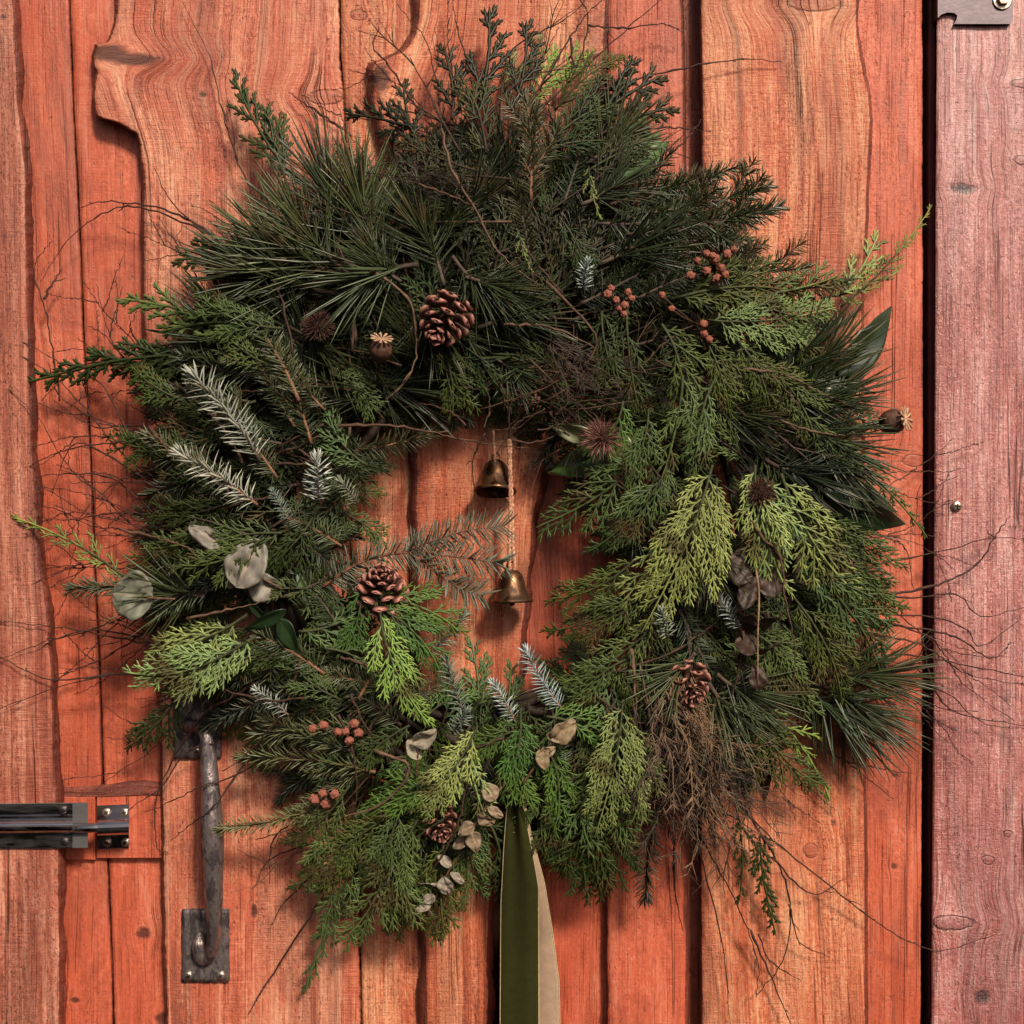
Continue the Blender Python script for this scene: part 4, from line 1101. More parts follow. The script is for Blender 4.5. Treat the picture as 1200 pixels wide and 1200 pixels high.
 ('cedar', (560, 200), (470, 160), .090, .080, 'brownish', 'dark', 0), ('cedar', (560, 240), (480, 250), .094, .092, 'brownish', 'dark', 0), ('cedar', (570, 180), (540, 90), .084, .066, 'brownish', 'dark', 0), ('slim', (690, 195), (704, 258), .098, .100, 'bright', 'green', 0), ('cedar', (660, 260), (690, 330), .096, .094, 'dark', 'green', 0), ('slim', (608, 270), (624, 320), .100, .102, 'bright', 'green', 0),
 ('thicket', (600, 210), (420, 190), .094, .080, '', 'dark'), ('thicket', (600, 260), (430, 260), .098, .092, '', 'red'), ('thicket', (560, 150), (640, 40), .082, .060, '', 'dark'), ('thicket', (640, 250), (740, 180), .098, .088, '', 'dark'), ('thicket', (540, 180), (470, 60), .086, .060, '', 'dark'),
 ('thicket', (640, 470), (740, 400), .088, .092, '', 'red'), ('thicket', (740, 470), (620, 500), .090, .070, '', 'red'), ('thicket', (620, 420), (700, 500), .092, .090, '', 'red'), ('thicket', (700, 430), (640, 530), .090, .060, '', 'red'),
 ('thicket', (800, 830), (830, 960), .094, .080, '', 'brown'), ('thicket', (770, 830), (880, 930), .090, .076, '', 'red'), ('thicket', (790, 850), (790, 990), .090, .070, '', 'brown'), ('thicket', (820, 870), (850, 1000), .080, .055, '', 'brown'), ('thicket', (760, 840), (750, 960), .092, .080, '', 'red'),
 ('slim', (862, 940), (866, 1062), .050, .034, 'dark', 'green', 0), ('chunky', (890, 970), (905, 1100), .044, .030, 'dark', 'green', 0, 3), ('thicket', (440, 900), (350, 1000), .084, .060, '', 'red'),
 ('thicket', (900, 500), (1000, 580), .094, .070, '', 'brown'), ('thicket', (460, 820), (380, 920), .094, .088, '', 'dark'),
]
for h in H:
    kind, b, t, zb, zt, c, bk = h[:7]
    o = sprig(kind, b, t, zb, zt, c, bk, roll=h[7] if len(h) > 7 else None, var=h[8] if len(h) > 8 else None)
    if kind == 'frost': o['label'] = 'silvery frosted fir tip'
    if c == 'yellow': o['label'] = 'yellow green sprig reaching out over the boards'

# the big forked fir spray that crosses the hole
rnd = random.Random(77)
st = MB(); fo = MB()
def fir_arm(pxs, r, nl, seed, t0=.05):
    rn = random.Random(seed)
    ax = spline([P(*p) - WC for p in pxs], 6)
    tube(st, ax, [r * (1 - .6 * i / (len(ax) - 1)) for i in range(len(ax))], 6)
    l = sum((ax[i + 1] - ax[i]).length for i in range(len(ax) - 1))
    n = int(l / .0008)
    for i in range(n):
        t = t0 + (1 - t0) * i / n
        p, d = at_curve(ax, min(t, .999))
        s = Vector((0, -1, 0)).cross(d).normalized()
        az = (0 if i % 2 else math.pi) + rn.gauss(0, .55)
        o = s * math.cos(az) + Vector((0, -1, 0)) * math.sin(az)
        a = R(62 - 25 * max(0, (t - .8) / .2) + rn.uniform(-10, 10))
        needle(fo, p, (d * math.cos(a) + o * math.sin(a)).normalized(), nl * rn.uniform(.95, 1.3), .0011, rn.uniform(-.03, .1), o, 3, (0, .6), .5)
fir_arm([(378, 688, .086), (420, 660, .086), (470, 648, .084), (530, 652, .080), (590, 660, .076)], .0016, .017, 1)
fir_arm([(470, 648, .084), (505, 634, .082), (545, 622, .078), (592, 616, .074)], .0011, .016, 2)
fir_arm([(486, 652, .083), (515, 674, .080), (540, 690, .078), (566, 698, .074)], .0011, .015, 3)
o = link('fir_sprig', st.mesh('fir_sprig', M_STEM), wreath); o.color = (2.2, 1.25, .95, 1)
f = link('foliage', fo.mesh('foliage', M_NEEDLE), o); f.color = (.135, .150, .115, 1); f['kind'] = 'stuff'

# ---- thin birch twigs that stray out of the wreath: pixel path with depth
TW = [
 [(250, 275, .045), (205, 250, .035), (165, 240, .030), (120, 236, .027), (95, 243, .026)], [(250, 275, .045), (165, 243, .032), (120, 251, .028), (78, 282, .025), (48, 330, .022)],
 [(70, 470, .030), (60, 400, .026), (52, 360, .024), (40, 320, .022), (46, 300, .021), (62, 282, .020)], [(52, 350, .024), (62, 330, .022), (72, 315, .022)], [(240, 275, .045), (200, 235, .035), (180, 195, .030)],
 [(310, 260, .05), (275, 180, .035), (258, 120, .030), (245, 65, .027), (214, 2, .025)], [(400, 150, .04), (370, 130, .03), (338, 108, .025)],
 [(230, 590, .055), (150, 538, .040), (100, 478, .033), (52, 432, .030), (-5, 405, .030)], [(200, 560, .05), (150, 505, .04), (120, 452, .033), (70, 425, .030), (28, 400, .03)], [(200, 470, .05), (150, 430, .038), (95, 428, .033), (48, 470, .031)],
 [(250, 640, .055), (160, 618, .040), (122, 580, .035), (84, 552, .034), (46, 492, .033), (8, 455, .032)], [(180, 600, .045), (130, 560, .035), (80, 555, .033), (40, 560, .033)], [(210, 520, .05), (165, 500, .04), (110, 500, .03), (62, 470, .03)],
 [(190, 480, .05), (130, 400, .035), (100, 380, .028)], [(170, 560, .045), (90, 520, .035), (60, 580, .034)], [(200, 450, .04), (160, 400, .03), (150, 370, .025)],
 [(260, 770, .05), (160, 752, .040), (90, 738, .036), (40, 732, .035), (-5, 728, .034)], [(250, 780, .05), (130, 740, .040), (60, 750, .037), (-5, 775, .035)], [(230, 800, .05), (140, 790, .040), (60, 797, .038), (-5, 768, .036)], [(220, 800, .05), (150, 788, .045), (70, 805, .040), (-5, 832, .038)],
 [(320, 880, .06), (270, 912, .055), (235, 922, .062), (200, 940, .055), (168, 952, .030)], [(300, 800, .07), (262, 822, .065), (245, 832, .060), (215, 870, .040), (185, 930, .025), (183, 990, .020), (196, 1000, .020)], [(290, 890, .06), (250, 945, .065), (225, 965, .050), (200, 985, .030)],
 [(250, 870, .05), (215, 885, .04), (190, 920, .03), (150, 950, .025)],
 [(590, 170, .07), (640, 90, .055), (668, 45, .045), (690, 15, .040), (725, -20, .036)], [(620, 140, .06), (690, 75, .045), (745, 25, .038), (790, -15, .034)], [(560, 100, .055), (610, 50, .045), (660, 25, .04), (690, -5, .036)], [(668, 45, .045), (675, 80, .045), (690, 20, .04), (672, -10, .036)],
 [(540, 130, .06), (528, 70, .045), (525, 30, .04), (527, -10, .036)], [(555, 90, .05), (536, 35, .04), (530, -5, .035)], [(490, 130, .06), (455, 75, .040), (437, 55, .030), (445, 30, .028)], [(520, 180, .07), (512, 100, .055), (497, 45, .040), (465, 5, .034)],
 [(560, 160, .06), (480, 130, .05), (430, 140, .04), (404, 128, .035)], [(660, 120, .06), (720, 100, .045), (800, 80, .035), (860, 70, .028), (915, 72, .024)], [(720, 150, .06), (770, 150, .045), (800, 150, .04), (835, 155, .035)], [(690, 30, .04), (730, 33, .036), (775, 28, .03), (800, 38, .028)], [(740, 230, .07), (775, 195, .06), (808, 158, .045), (822, 140, .04)], [(740, 215, .07), (780, 180, .055), (805, 152, .045)],
 [(960, 680, .06), (1042, 658, .045), (1100, 647, .035), (1165, 630, .030), (1205, 632, .028)], [(1020, 700, .055), (1100, 685, .040), (1145, 660, .032), (1168, 625, .028), (1182, 606, .026)], [(980, 690, .06), (1060, 700, .045), (1120, 697, .035), (1150, 722, .030), (1205, 710, .028)],
 [(990, 720, .06), (1080, 722, .045), (1130, 735, .035), (1150, 757, .030), (1192, 728, .028)], [(980, 730, .06), (1065, 735, .045), (1120, 747, .035), (1160, 771, .030), (1186, 754, .028)], [(990, 740, .06), (1070, 752, .045), (1105, 772, .035), (1140, 792, .030), (1205, 803, .028)],
 [(1010, 720, .055), (1085, 745, .040), (1110, 772, .034), (1132, 805, .030), (1190, 845, .027)], [(980, 780, .06), (1050, 768, .045), (1110, 775, .035), (1205, 795, .028)], [(960, 770, .06), (1050, 792, .042), (1110, 812, .034), (1150, 846, .030), (1205, 855, .028)], [(1000, 640, .06), (1040, 632, .04), (1062, 645, .035), (1070, 690, .03)], [(1080, 745, .04), (1092, 800, .03), (1120, 835, .027), (1200, 850, .026)],
 [(830, 890, .075), (890, 968, .050), (950, 1020, .038), (1010, 1068, .032), (1050, 1095, .030), (1082, 1110, .030), (1112, 1113, .026), (1165, 1096, .024)], [(800, 940, .07), (835, 1005, .050), (868, 1070, .038), (888, 1130, .034), (886, 1168, .032)], [(850, 920, .07), (900, 990, .045), (925, 1050, .036), (920, 1120, .033), (888, 1166, .030)],
 [(925, 1060, .036), (938, 1105, .032), (972, 1121, .028)], [(815, 980, .06), (845, 1100, .035), (856, 1205, .028)], [(880, 1090, .036), (908, 1155, .030), (928, 1205, .028)], [(905, 1005, .042), (950, 1047, .034), (990, 1030, .030)], [(888, 1095, .034), (905, 1128, .031), (940, 1150, .028)],
 [(790, 980, .06), (790, 1040, .04), (800, 1090, .03)], [(400, 1000, .06), (340, 1050, .035), (318, 1085, .028)], [(390, 980, .06), (320, 1005, .035), (298, 1040, .028)], [(380, 1050, .05), (320, 1140, .03), (290, 1190, .025)], [(350, 960, .055), (320, 985, .04), (315, 1035, .03)],
]
PALE = [
 [(518, 152, .106), (530, 200, .110), (560, 250, .112), (578, 288, .112), (602, 312, .110), (632, 336, .106)], [(486, 214, .104), (520, 226, .110), (552, 240, .112)], [(870, 432, .096), (920, 440, .096), (970, 464, .085), (1038, 492, .070)], [(905, 440, .096), (925, 462, .094), (936, 476, .092)],
 [(905, 488, .094), (950, 505, .088), (990, 511, .080)], [(395, 500, .092), (450, 498, .090), (500, 505, .080), (545, 516, .068), (620, 526, .058)], [(218, 725, .102), (260, 716, .104), (305, 706, .102)], [(400, 770, .098), (430, 780, .100), (452, 790, .100)],
 [(440, 880, .096), (480, 900, .098), (440, 945, .090), (330, 975, .070), (300, 985, .060)], [(872, 600, .106), (892, 628, .108), (915, 655, .108), (920, 700, .108), (930, 750, .104), (932, 800, .1)], [(140, 620, .06), (190, 632, .08), (225, 644, .095)], [(175, 500, .07), (195, 525, .09), (205, 540, .095)],
 [(390, 300, .1), (470, 340, .108), (488, 400, .1), (480, 440, .1), (450, 470, .095)], [(640, 330, .1), (700, 400, .1), (650, 450, .09), (560, 480, .08)], [(590, 380, .1), (650, 385, .1), (700, 410, .098)], [(745, 800, .095), (770, 850, .1), (800, 890, .098), (850, 930, .09)], [(740, 760, .095), (745, 830, .1), (740, 900, .095)],
]
def strand(path, r, col, seed):
    rn = random.Random(seed)
    mb = MB()
    ax = spline([P(*p) - WC for p in path], 7)
    n = len(ax)
    ax = [p + Vector((rn.uniform(-1, 1), rn.uniform(-1, 1), rn.uniform(-1, 1))) * .0008 for p in ax]
    tube(mb, ax, [max(.00028, r * (1 - .72 * i / (n - 1))) * (1.45 if rn.random() < .14 else rn.uniform(.88, 1.1)) for i in range(n)], 6)
    for i in range(3, n - 1):           # buds and short spurs
        if rn.random() < .22:
            d = (ax[i + 1] - ax[i]).normalized()
            e = (d + Vector((rn.uniform(-1, 1), rn.uniform(-.4, .4), rn.uniform(-1, 1))) * .9).normalized()
            l = rn.choice((.0022, .003, .012 if rn.random() < .35 else .003))
            rr = max(.00035, r * .55)
            tube(mb, [ax[i], ax[i] + e * l * .5, ax[i] + (e * .8 + d * .3) * l], [rr, rr * .9, rr * .25], 5)
    o = link('twig', mb.mesh('twig', M_STEM), wreath); o.color = (*col, 1)
for i, p in enumerate(TW): strand(p, .00085 if i % 3 else .0011, (.62, .40, .38), 500 + i)
for i, p in enumerate(PALE): strand(p, .0013, (1.75, 1.45, 1.25) if i % 2 == 0 else (1.3, .95, .8), 700 + i)
for i in range(46):
    a = RND.uniform(0, 360); r0 = rin(a) + (rout(a) - rin(a)) * RND.uniform(.1, .6)
    b = pol(a, r0); da = a + RND.uniform(-70, 70); l = RND.uniform(90, 210)
    z = rdepth(a, r0) + RND.uniform(-.002, .012)
    pts = [(b[0] + l * s * math.cos(R(da + 24 * s * (1 if i % 2 else -1))), b[1] - l * s * math.sin(R(da + 24 * s * (1 if i % 2 else -1))), z - .035 * s * s) for s in (0, .35, .7, 1)]
    te = math.hypot(pts[-1][0] - 590, pts[-1][1] - 590); ta = math.degrees(math.atan2(590 - pts[-1][1], pts[-1][0] - 590))
    if te < rin(ta): continue
    strand(pts, .0011, (.8, .58, .5), 900 + i)

# a haze of hair-thin twigs standing out all round
def haze(a, r0, l, r, turn, col, seed):
    rn = random.Random(seed)
    b = pol(a, r0); z = .055; x, y = b; d = a + rn.uniform(-30, 30); path = [(x, y, z)]
    for k in range(6):
        d += rn.uniform(-14, 14) + turn
        x += l / 6 * math.cos(R(d)); y -= l / 6 * math.sin(R(d)); z = max(.024, z - .006 * rn.uniform(.5, 1.4))
        path.append((x, y, z))
    strand(path, r, col, seed)
    for k in range(rn.choice((1, 2, 2, 3))):
        i = rn.randint(2, 5); x, y, z = path[i]; d2 = d + rn.choice((-1, 1)) * rn.uniform(22, 48); sub = [(x, y, z)]
        for q in range(3):
            d2 += rn.uniform(-14, 14)
            x += l * .11 * math.cos(R(d2)); y -= l * .11 * math.sin(R(d2)); z = max(.024, z - .002)
            sub.append((x, y, z))
        strand(sub, r * .7, col, seed * 7 + k)
HR = random.Random(88)
for i in range(70):
    a = HR.choice((HR.uniform(140, 225), HR.uniform(150, 200), HR.uniform(60, 130), HR.uniform(300, 372)))
    far = 1.0 if 135 < a < 230 or a > 320 else .7
    haze(a, rout(a) * HR.uniform(.72, .9), HR.uniform(130, 230) * far, HR.uniform(.00055, .0009), HR.uniform(-5, 5), (.62, .36, .33) if i % 3 else (.9, .55, .5), 2000 + i)
for i in range(26):     # stray twigs across the top of the hole and through the right half
    x, y = HR.uniform(540, 720), HR.uniform(420, 520); d = HR.uniform(0, 360); l = HR.uniform(50, 110)
    strand([(x + l * k / 3 * math.cos(R(d + 12 * k)), y - l * k / 3 * math.sin(R(d + 12 * k)), .084 - .006 * k) for k in range(4)], .0008, (1.0, .68, .58) if i % 2 else (.6, .42, .36), 2600 + i)
# ---- leaves
def leaf_mesh(name, L, Wd, shape, fold=.18, curl=.15, mat=None, twist=0.0, wave=0.0, seed=0, crumple=0.0):
    rn = random.Random(seed)
    n, m = 20, 12; mb = MB(); top = []; T = []
    for i in range(n + 1):
        t = i / n
        if shape == 'round': w = math.sqrt(max(0, 1 - (2 * t - 1) ** 2)) * (1 + .12 * math.sin(5 * t))
        elif shape == 'lance': w = (math.sin(math.pi * t ** .72)) ** .9 * (1 - .15 * t)
        else: w = math.sin(math.pi * t ** .62) ** .85
        w = max(w, .02) * Wd / 2
        for k in range(m + 1):
            s = 2 * k / m - 1
            ww = w * (1 + (.07 if abs(s) == 1 else 0) * mnoise.noise(Vector((t * 6, s, seed))))
            z = fold * abs(s) * w - curl * L * (t - .3) ** 2 + wave * math.sin(7 * t + 2.4 * s + seed) * Wd * .12
            z += crumple * Wd * (mnoise.noise(Vector((t * 3.1, s * 1.6, seed * 3.3))) * .30 + mnoise.noise(Vector((t * 8, s * 4, seed * 1.7))) * .10)
            vein = .9 if abs(s) < .09 else max(0, 1 - abs(((t * 9 - abs(s) * 2.2) % 1) - .5) * 9) * .55
            z -= .00012 * vein
            p = Matrix.Rotation(twist * t, 3, 'X') @ Vector((L * t, s * ww, z))
            top.append(p); T.append(vein)
    q = len(top); th = .00022
    vs = top + [p - Vector((0, 0, th)) for p in top]
    fs = []
    for i in range(n):
        for k in range(m):
            a = i * (m + 1) + k
            fs.append((a, a + 1, a + m + 2, a + m + 1)); fs.append((q + a, q + a + m + 1, q + a + m + 2, q + a + 1))
    for i in range(n):
        a = i * (m + 1); b = a + m
        fs.append((a, a + m + 1, q + a + m + 1, q + a)); fs.append((b, q + b, q + b + m + 1, b + m + 1))
    mb.add(vs, fs, 0, T + T)
    return mb.mesh(name, mat or M_LEAF)

def place_leaf(name, me, b, t, zb, zt, L, col, parent, org, roll=0, wf=1.0):
    pb, pt = P(b[0], b[1], zb), P(t[0], t[1], zt)
    d = pt - pb; x = d.normalized()
    n = Vector((0, -1, 0)); n = n - x * n.dot(x)
    n = n.normalized() if n.length > .1 else x.orthogonal().normalized()
    y = n.cross(x); s = d.length / L
    M = Matrix.Translation(pb) @ Matrix((x, y, n)).transposed().to_4x4() @ Matrix.Rotation(R(roll), 4, 'X') @ Matrix.Diagonal((s, s * wf, s, 1))
    o = link(name, me, parent); o.matrix_basis = Matrix.Translation(-org) @ M; o.color = (*col, 1)
    return o
LV = leaf_mesh('leaf', .06, .030, 'ovate', .2, .2, wave=.5, seed=1)
LL = leaf_mesh('leaf', .07, .020, 'lance', .3, .3, wave=.3, seed=2)
DG = (.018, .036, .014); LG = (.09, .15, .06); MG = (.035, .075, .025)
for b, t, zb, zt, me, L, c, roll, wf in [
    ((735, 200), (762, 128), .062, .040, LV, .06, LG, 25, .9), ((720, 205), (785, 160), .066, .045, LV, .06, LG, -20, .9), ((745, 210), (775, 150), .064, .048, LV, .06, (.12, .19, .08), 5, .8),
    ((985, 440), (1056, 358), .058, .040, LL, .07, DG, 20, 1.3), ((960, 470), (1030, 395), .060, .040, LL, .07, DG, -10, 1.2), ((965, 575), (1062, 594), .066, .045, LL, .07, DG, -25, 1.2), ((975, 590), (1068, 622), .064, .042, LL, .07, DG, 25, 1.3),
    ((838, 850), (880, 938), .074, .055, LV, .06, MG, 10, 1.25), ((900, 870), (890, 945), .056, .035, LL, .07, DG, 40, 1.1), ((890, 860), (930, 880), .06, .045, LV, .06, DG, 20, 1.2), ((860, 830), (850, 910), .076, .066, LV, .06, DG, -15, 1.2),
    ((720, 535), (640, 552), .074, .058, LV, .06, (.05, .085, .025), 22, 1.0), ((700, 515), (642, 500), .082, .075, LV, .06, (.16, .17, .085), -20, .8), ((735, 510), (712, 548), .088, .085, LV, .06, (.18, .19, .095), 20, 1.2),
    ((328, 725), (352, 772), .094, .092, LV, .06, (.022, .045, .016), 20, .9), ((335, 715), (285, 742), .092, .086, LL, .07, DG, -25, 1.1), ((290, 705), (325, 738), .090, .088, LL, .07, DG, 30, 1.0), ((360, 700), (345, 665), .09, .092, LL, .07, (.05, .09, .03), 0, 1.0)]:
    place_leaf('leaf', me, b, t, zb, zt, L, c, wreath, WC, roll, wf)

# ------------------------------------------------------------------ eucalyptus sprigs tucked into the wreath
EUM = [leaf_mesh('leaf', .03, wd, 'round', f, c, M_EUC, wave=.15, seed=sd, crumple=cr, twist=tw) for wd, f, c, sd, cr, tw in ((.032, .10, .25, 3, .38, .1), (.025, -.15, .45, 4, .5, .45), (.030, .22, .5, 6, .5, -.3), (.023, .25, .2, 8, .45, .6), (.028, -.2, .55, 11, .55, -.2))]
def eucalyptus(label, stem, leaves, col, bark=(1.6, 1.3, 1.1)):
    z0 = stem[0]
    e = empty('eucalyptus_sprig', P(*z0), label, 'eucalyptus', 'eucalyptus sprigs in the wreath')
    mb = MB(); ax = spline([P(*p) - e.location for p in stem], 5)
    tube(mb, ax, [.0011 * (1 - .5 * i / (len(ax) - 1)) for i in range(len(ax))], 6)
    s = link('stem', mb.mesh('stem', M_STEM), e); s.color = (*bark, 1)
    for i, (b, t, zb, zt, roll, wf) in enumerate(leaves):
        rn = RND.uniform(.85, 1.15)
        place_leaf('leaf', EUM[(i + int(z0[0])) % 5], b, t, zb, zt, .03, tuple(c * rn for c in col), e, e.location, roll, wf)
GREY = (.21, .205, .165); PINK = (.25, .215, .195); BR = (.052, .027, .019); TANL = (.29, .20, .125)
eucalyptus('large grey round eucalyptus leaf at the far left beside the yellow sprig', [(205, 702, .082), (182, 701, .086), (160, 700, .09)], [((180, 701), (129, 694), .086, .082, 4, .95), ((176, 700), (134, 712), .076, .070, -10, .9)], GREY)
eucalyptus('pinkish grey eucalyptus leaves half under a cedar frond', [(330, 690, .092), (295, 670, .096), (262, 640, .096), (240, 622, .095)],
           [((276, 688), (304, 632), .104, .106, -6, .68), ((264, 644), (222, 612), .100, .098, 15, .55), ((290, 684), (330, 694), .094, .09, 20, .8), ((270, 690), (264, 668), .096, .098, 30, .6)], PINK)
eucalyptus('brown dried eucalyptus with pale stem at the right of the wreath', [(880, 640, .096), (889, 690, .102), (888, 745, .104), (888, 800, .102)],
           [((888, 672), (858, 650), .098, .098, 10, 1.3), ((888, 690), (916, 672), .1, .1, -12, 1.4), ((889, 700), (866, 688), .102, .102, 20, 1.5), ((888, 730), (918, 724), .102, .1, 50, 1.3), ((888, 735), (862, 726), .102, .098, -50, 1.2), ((888, 760), (862, 750), .102, .1, 50, 1.3), ((888, 766), (912, 760), .102, .1, 55, 1.0), ((886, 810), (890, 780), .1, .102, 30, .7)], BR, (3.6, 3.2, 2.6))
eucalyptus('curled tan eucalyptus leaves above the ribbon to its right', [(612, 920, .098), (632, 890, .102), (650, 865, .104), (668, 850, .102)],
           [((644, 866), (676, 850), .104, .106, 30, .7), ((640, 862), (668, 866), .102, .104, -35, .6), ((628, 888), (652, 880), .104, .106, 35, .6), ((632, 878), (640, 902), .104, .106, -20, .6)], TANL)
eucalyptus('single pale round eucalyptus leaf below the lime green frond', [(488, 910, .098), (489, 890, .1), (494, 868, .102)], [((484, 872), (512, 858), .104, .106, 10, .95), ((492, 890), (480, 866), .1, .1, 30, .7)], (.36, .30, .24), (1.4, 1, .8))
eucalyptus('tan eucalyptus sprig with round leaves just left of the ribbon top', [(590, 920, .096), (570, 945, .098), (555, 970, .094), (540, 1000, .086)],
           [((580, 938), (568, 918), .1, .1, 20, .8), ((572, 946), (590, 958), .1, .1, -30, .6), ((560, 955), (578, 968), .1, .1, 40, .7), ((556, 966), (536, 978), .098, .098, 20, .9), ((552, 975), (562, 998), .096, .096, -25, .8), ((548, 985), (530, 992), .092, .092, 40, .7)], (.27, .185, .13))
eucalyptus('small grey eucalyptus tip hanging lowest of the bottom sprigs', [(540, 1000, .080), (525, 1022, .076), (512, 1048, .070), (500, 1072, .066)],
           [((528, 1016), (514, 1002), .08, .08, 40, .6), ((528, 1022), (545, 1034), .078, .078, -50, .5), ((520, 1028), (524, 1050), .078, .078, 20, .8), ((516, 1040), (494, 1034), .074, .074, 55, .4), ((510, 1050), (494, 1058), .072, .072, 15, .7), ((505, 1062), (486, 1066), .07, .07, 40, .5), ((502, 1066), (506, 1074), .07, .07, 30, .6)], (.32, .26, .22))
eucalyptus('little silvery eucalyptus leaves hanging left of the lowest sprig', [(466, 990, .078), (461, 1012, .076), (455, 1034, .072), (448, 1048, .07)],
           [((462, 1008), (452, 996), .078, .078, 40, .6), ((461, 1012), (470, 1022), .078, .078, -20, .8), ((456, 1026), (446, 1038), .075, .075, 20, .9), ((455, 1034), (462, 1046), .074, .074, -30, .6), ((449, 1044), (442, 1052), .072, .072, 30, .6)], (.26, .215, .19))

# ------------------------------------------------------------------ cones
def scale_mesh():
    mb = MB(); vs = []; fs = []
    prof = [(0, .0016, .0008), (.004, .0026, .0010), (.0075, .0046, .0012), (.0102, .0058, .0018), (.0120, .0055, .0026), (.0130, .0040, .0024), (.0135, .0022, .0012)]
    for (x, w, h) in prof:
        b = .10 * (x / .013) ** 2 * .013
        vs += [Vector((x, -w, b * .8)), Vector((x, -w * .55, b + h * .6)), Vector((x, 0, b + h * .9)), Vector((x, w * .55, b + h * .6)), Vector((x, w, b * .8)), Vector((x, w * .5, b - h * .5)), Vector((x, -w * .5, b - h * .5))]
    for i in range(len(prof) - 1):
        for k in range(7):
            a = i * 7 + k; c = i * 7 + (k + 1) % 7
            fs.append((a, a + 7, c + 7, c))
    fs.append(tuple(range(42, 49))); fs.append(tuple(range(7))[::-1])
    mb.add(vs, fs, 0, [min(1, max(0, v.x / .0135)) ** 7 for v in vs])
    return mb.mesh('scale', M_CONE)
SCALE = scale_mesh()
def pine_cone(label, px, py, z, axis, size=1.0, n=52, big=1.0):
    c = P(px, py, z)
    e = empty('pine_cone', c, label, 'pine cone', 'pine cones wired into the wreath')
    ax = Vector(axis).normalized()
    B = ax.to_track_quat('Z', 'X').to_matrix().to_4x4()
    e.rotation_euler = B.to_euler()
    Ln = .034 * size
    mb = MB()
    lathe(mb, [(.0001, -Ln * .52), (.006 * size, -Ln * .48), (.0075 * size, -Ln * .2), (.006 * size, Ln * .15), (.003 * size, Ln * .42), (.0001, Ln * .5)], 14)
    link('core', mb.mesh('core', M_CORE), e)
    for i in range(n):
        t = i / (n - 1)
        h = -Ln * .46 + Ln * .92 * t
        r = (.0062 - .0045 * t ** 1.6) * size
        az = i * 2.39996
        el = R(-8 + 78 * t ** 1.5)
        s = big * RND.uniform(.9, 1.08) * size * (.80 + .30 * math.sin(math.pi * min(1, t * 1.15 + .12))) * (1 - .35 * t ** 3)
        M = Matrix.Rotation(az, 4, 'Z') @ Matrix.Translation((r, 0, h)) @ Matrix.Rotation(-el, 4, 'Y') @ Matrix.Rotation(RND.uniform(-.12, .12), 4, 'X') @ Matrix.Diagonal((s, s, s, 1))
        o = link('scale', SCALE, e); o.matrix_basis = M
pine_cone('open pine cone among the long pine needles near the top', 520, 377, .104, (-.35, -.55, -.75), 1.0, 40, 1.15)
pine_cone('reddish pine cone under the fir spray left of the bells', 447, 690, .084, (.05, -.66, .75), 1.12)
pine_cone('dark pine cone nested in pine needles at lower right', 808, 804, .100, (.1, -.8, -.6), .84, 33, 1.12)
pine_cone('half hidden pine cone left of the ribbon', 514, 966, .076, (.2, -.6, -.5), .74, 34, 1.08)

def ball_cone_mesh(seed):
    """a little round cypress cone of shield-shaped scales parted by cracks"""
    rn = random.Random(seed); mb = MB()
    dirs = []
    for i in range(11):
        zz = 1 - 2 * (i + .5) / 11; a = i * 2.39996
        dirs.append(Vector((math.cos(a) * math.sqrt(1 - zz * zz), math.sin(a) * math.sqrt(1 - zz * zz), zz)))
    n, m = 20, 12; vs = []; fs = []
    for j in range(m + 1):
        th = math.pi * j / m
        for i in range(n):
            ph = 2 * math.pi * i / n
            d = Vector((math.sin(th) * math.cos(ph), math.sin(th) * math.sin(ph), math.cos(th)))
            q = sorted((d.angle(e) for e in dirs))
            gap = min(1, (q[1] - q[0]) / .28)
            vs.append(d * (.55 + .45 * gap ** .5 + (.14 if q[0] < .16 else 0)) * rn.uniform(.95, 1.05))
    for j in range(m):
        for i in range(n):
            a = j * n + i; b = j * n + (i + 1) % n
            fs.append((a, a + n, b + n, b))
    mb.add(vs, fs)
    return mb.mesh('cone', M_REDCONE)
BC = [ball_cone_mesh(1), ball_cone_mesh(2)]
def cone_cluster(label, z, spots, stem, r=.0036, tint=None):
    c = P(spots[0][0], spots[0][1], z)
    e = empty('cone_cluster', c, label, 'cone cluster', 'clusters of small cypress cones')
    mb = MB()
    base = P(stem[0], stem[1], z - .014) - c
    for i, (x, y) in enumerate(spots):
        q = P(x, y, z + RND.uniform(-.004, .006)) - c
        tube(mb, [base, base.lerp(q, .55) + Vector((0, 0, -.001)), q], [.0009, .0007, .0006], 5)
        s = r * RND.uniform(.85, 1.12)
        o = link('cone', BC[i % 2], e)
        o.matrix_basis = Matrix.Translation(q) @ Matrix.Rotation(RND.uniform(0, 6), 4, (RND.uniform(-1, 1), RND.uniform(-1, 1), RND.uniform(.2, 1))) @ Matrix.Diagonal((s, s, s * 1.1, 1))
    st = link('stem', mb.mesh('stem', M_STEM), e); st.color = (.8, .6, .5, 1)
cone_cluster('largest cluster of red brown cypress cones at upper right', .100, [(838, 304), (817, 306), (828, 298), (852, 298), (845, 314), (850, 322), (809, 323), (828, 318), (840, 327), (860, 293), (835, 300)], (838, 318))
cone_cluster('small cone cluster below the white frosted tip', .100, [(716, 338), (722, 352), (732, 358), (740, 350), (726, 362), (736, 343), (712, 345), (731, 368)], (726, 352), .0031)
cone_cluster('pair of red cones alone on green cedar at right', .102, [(824, 380), (825, 392), (831, 398), (776, 346), (787, 362)], (812, 378), .0031)
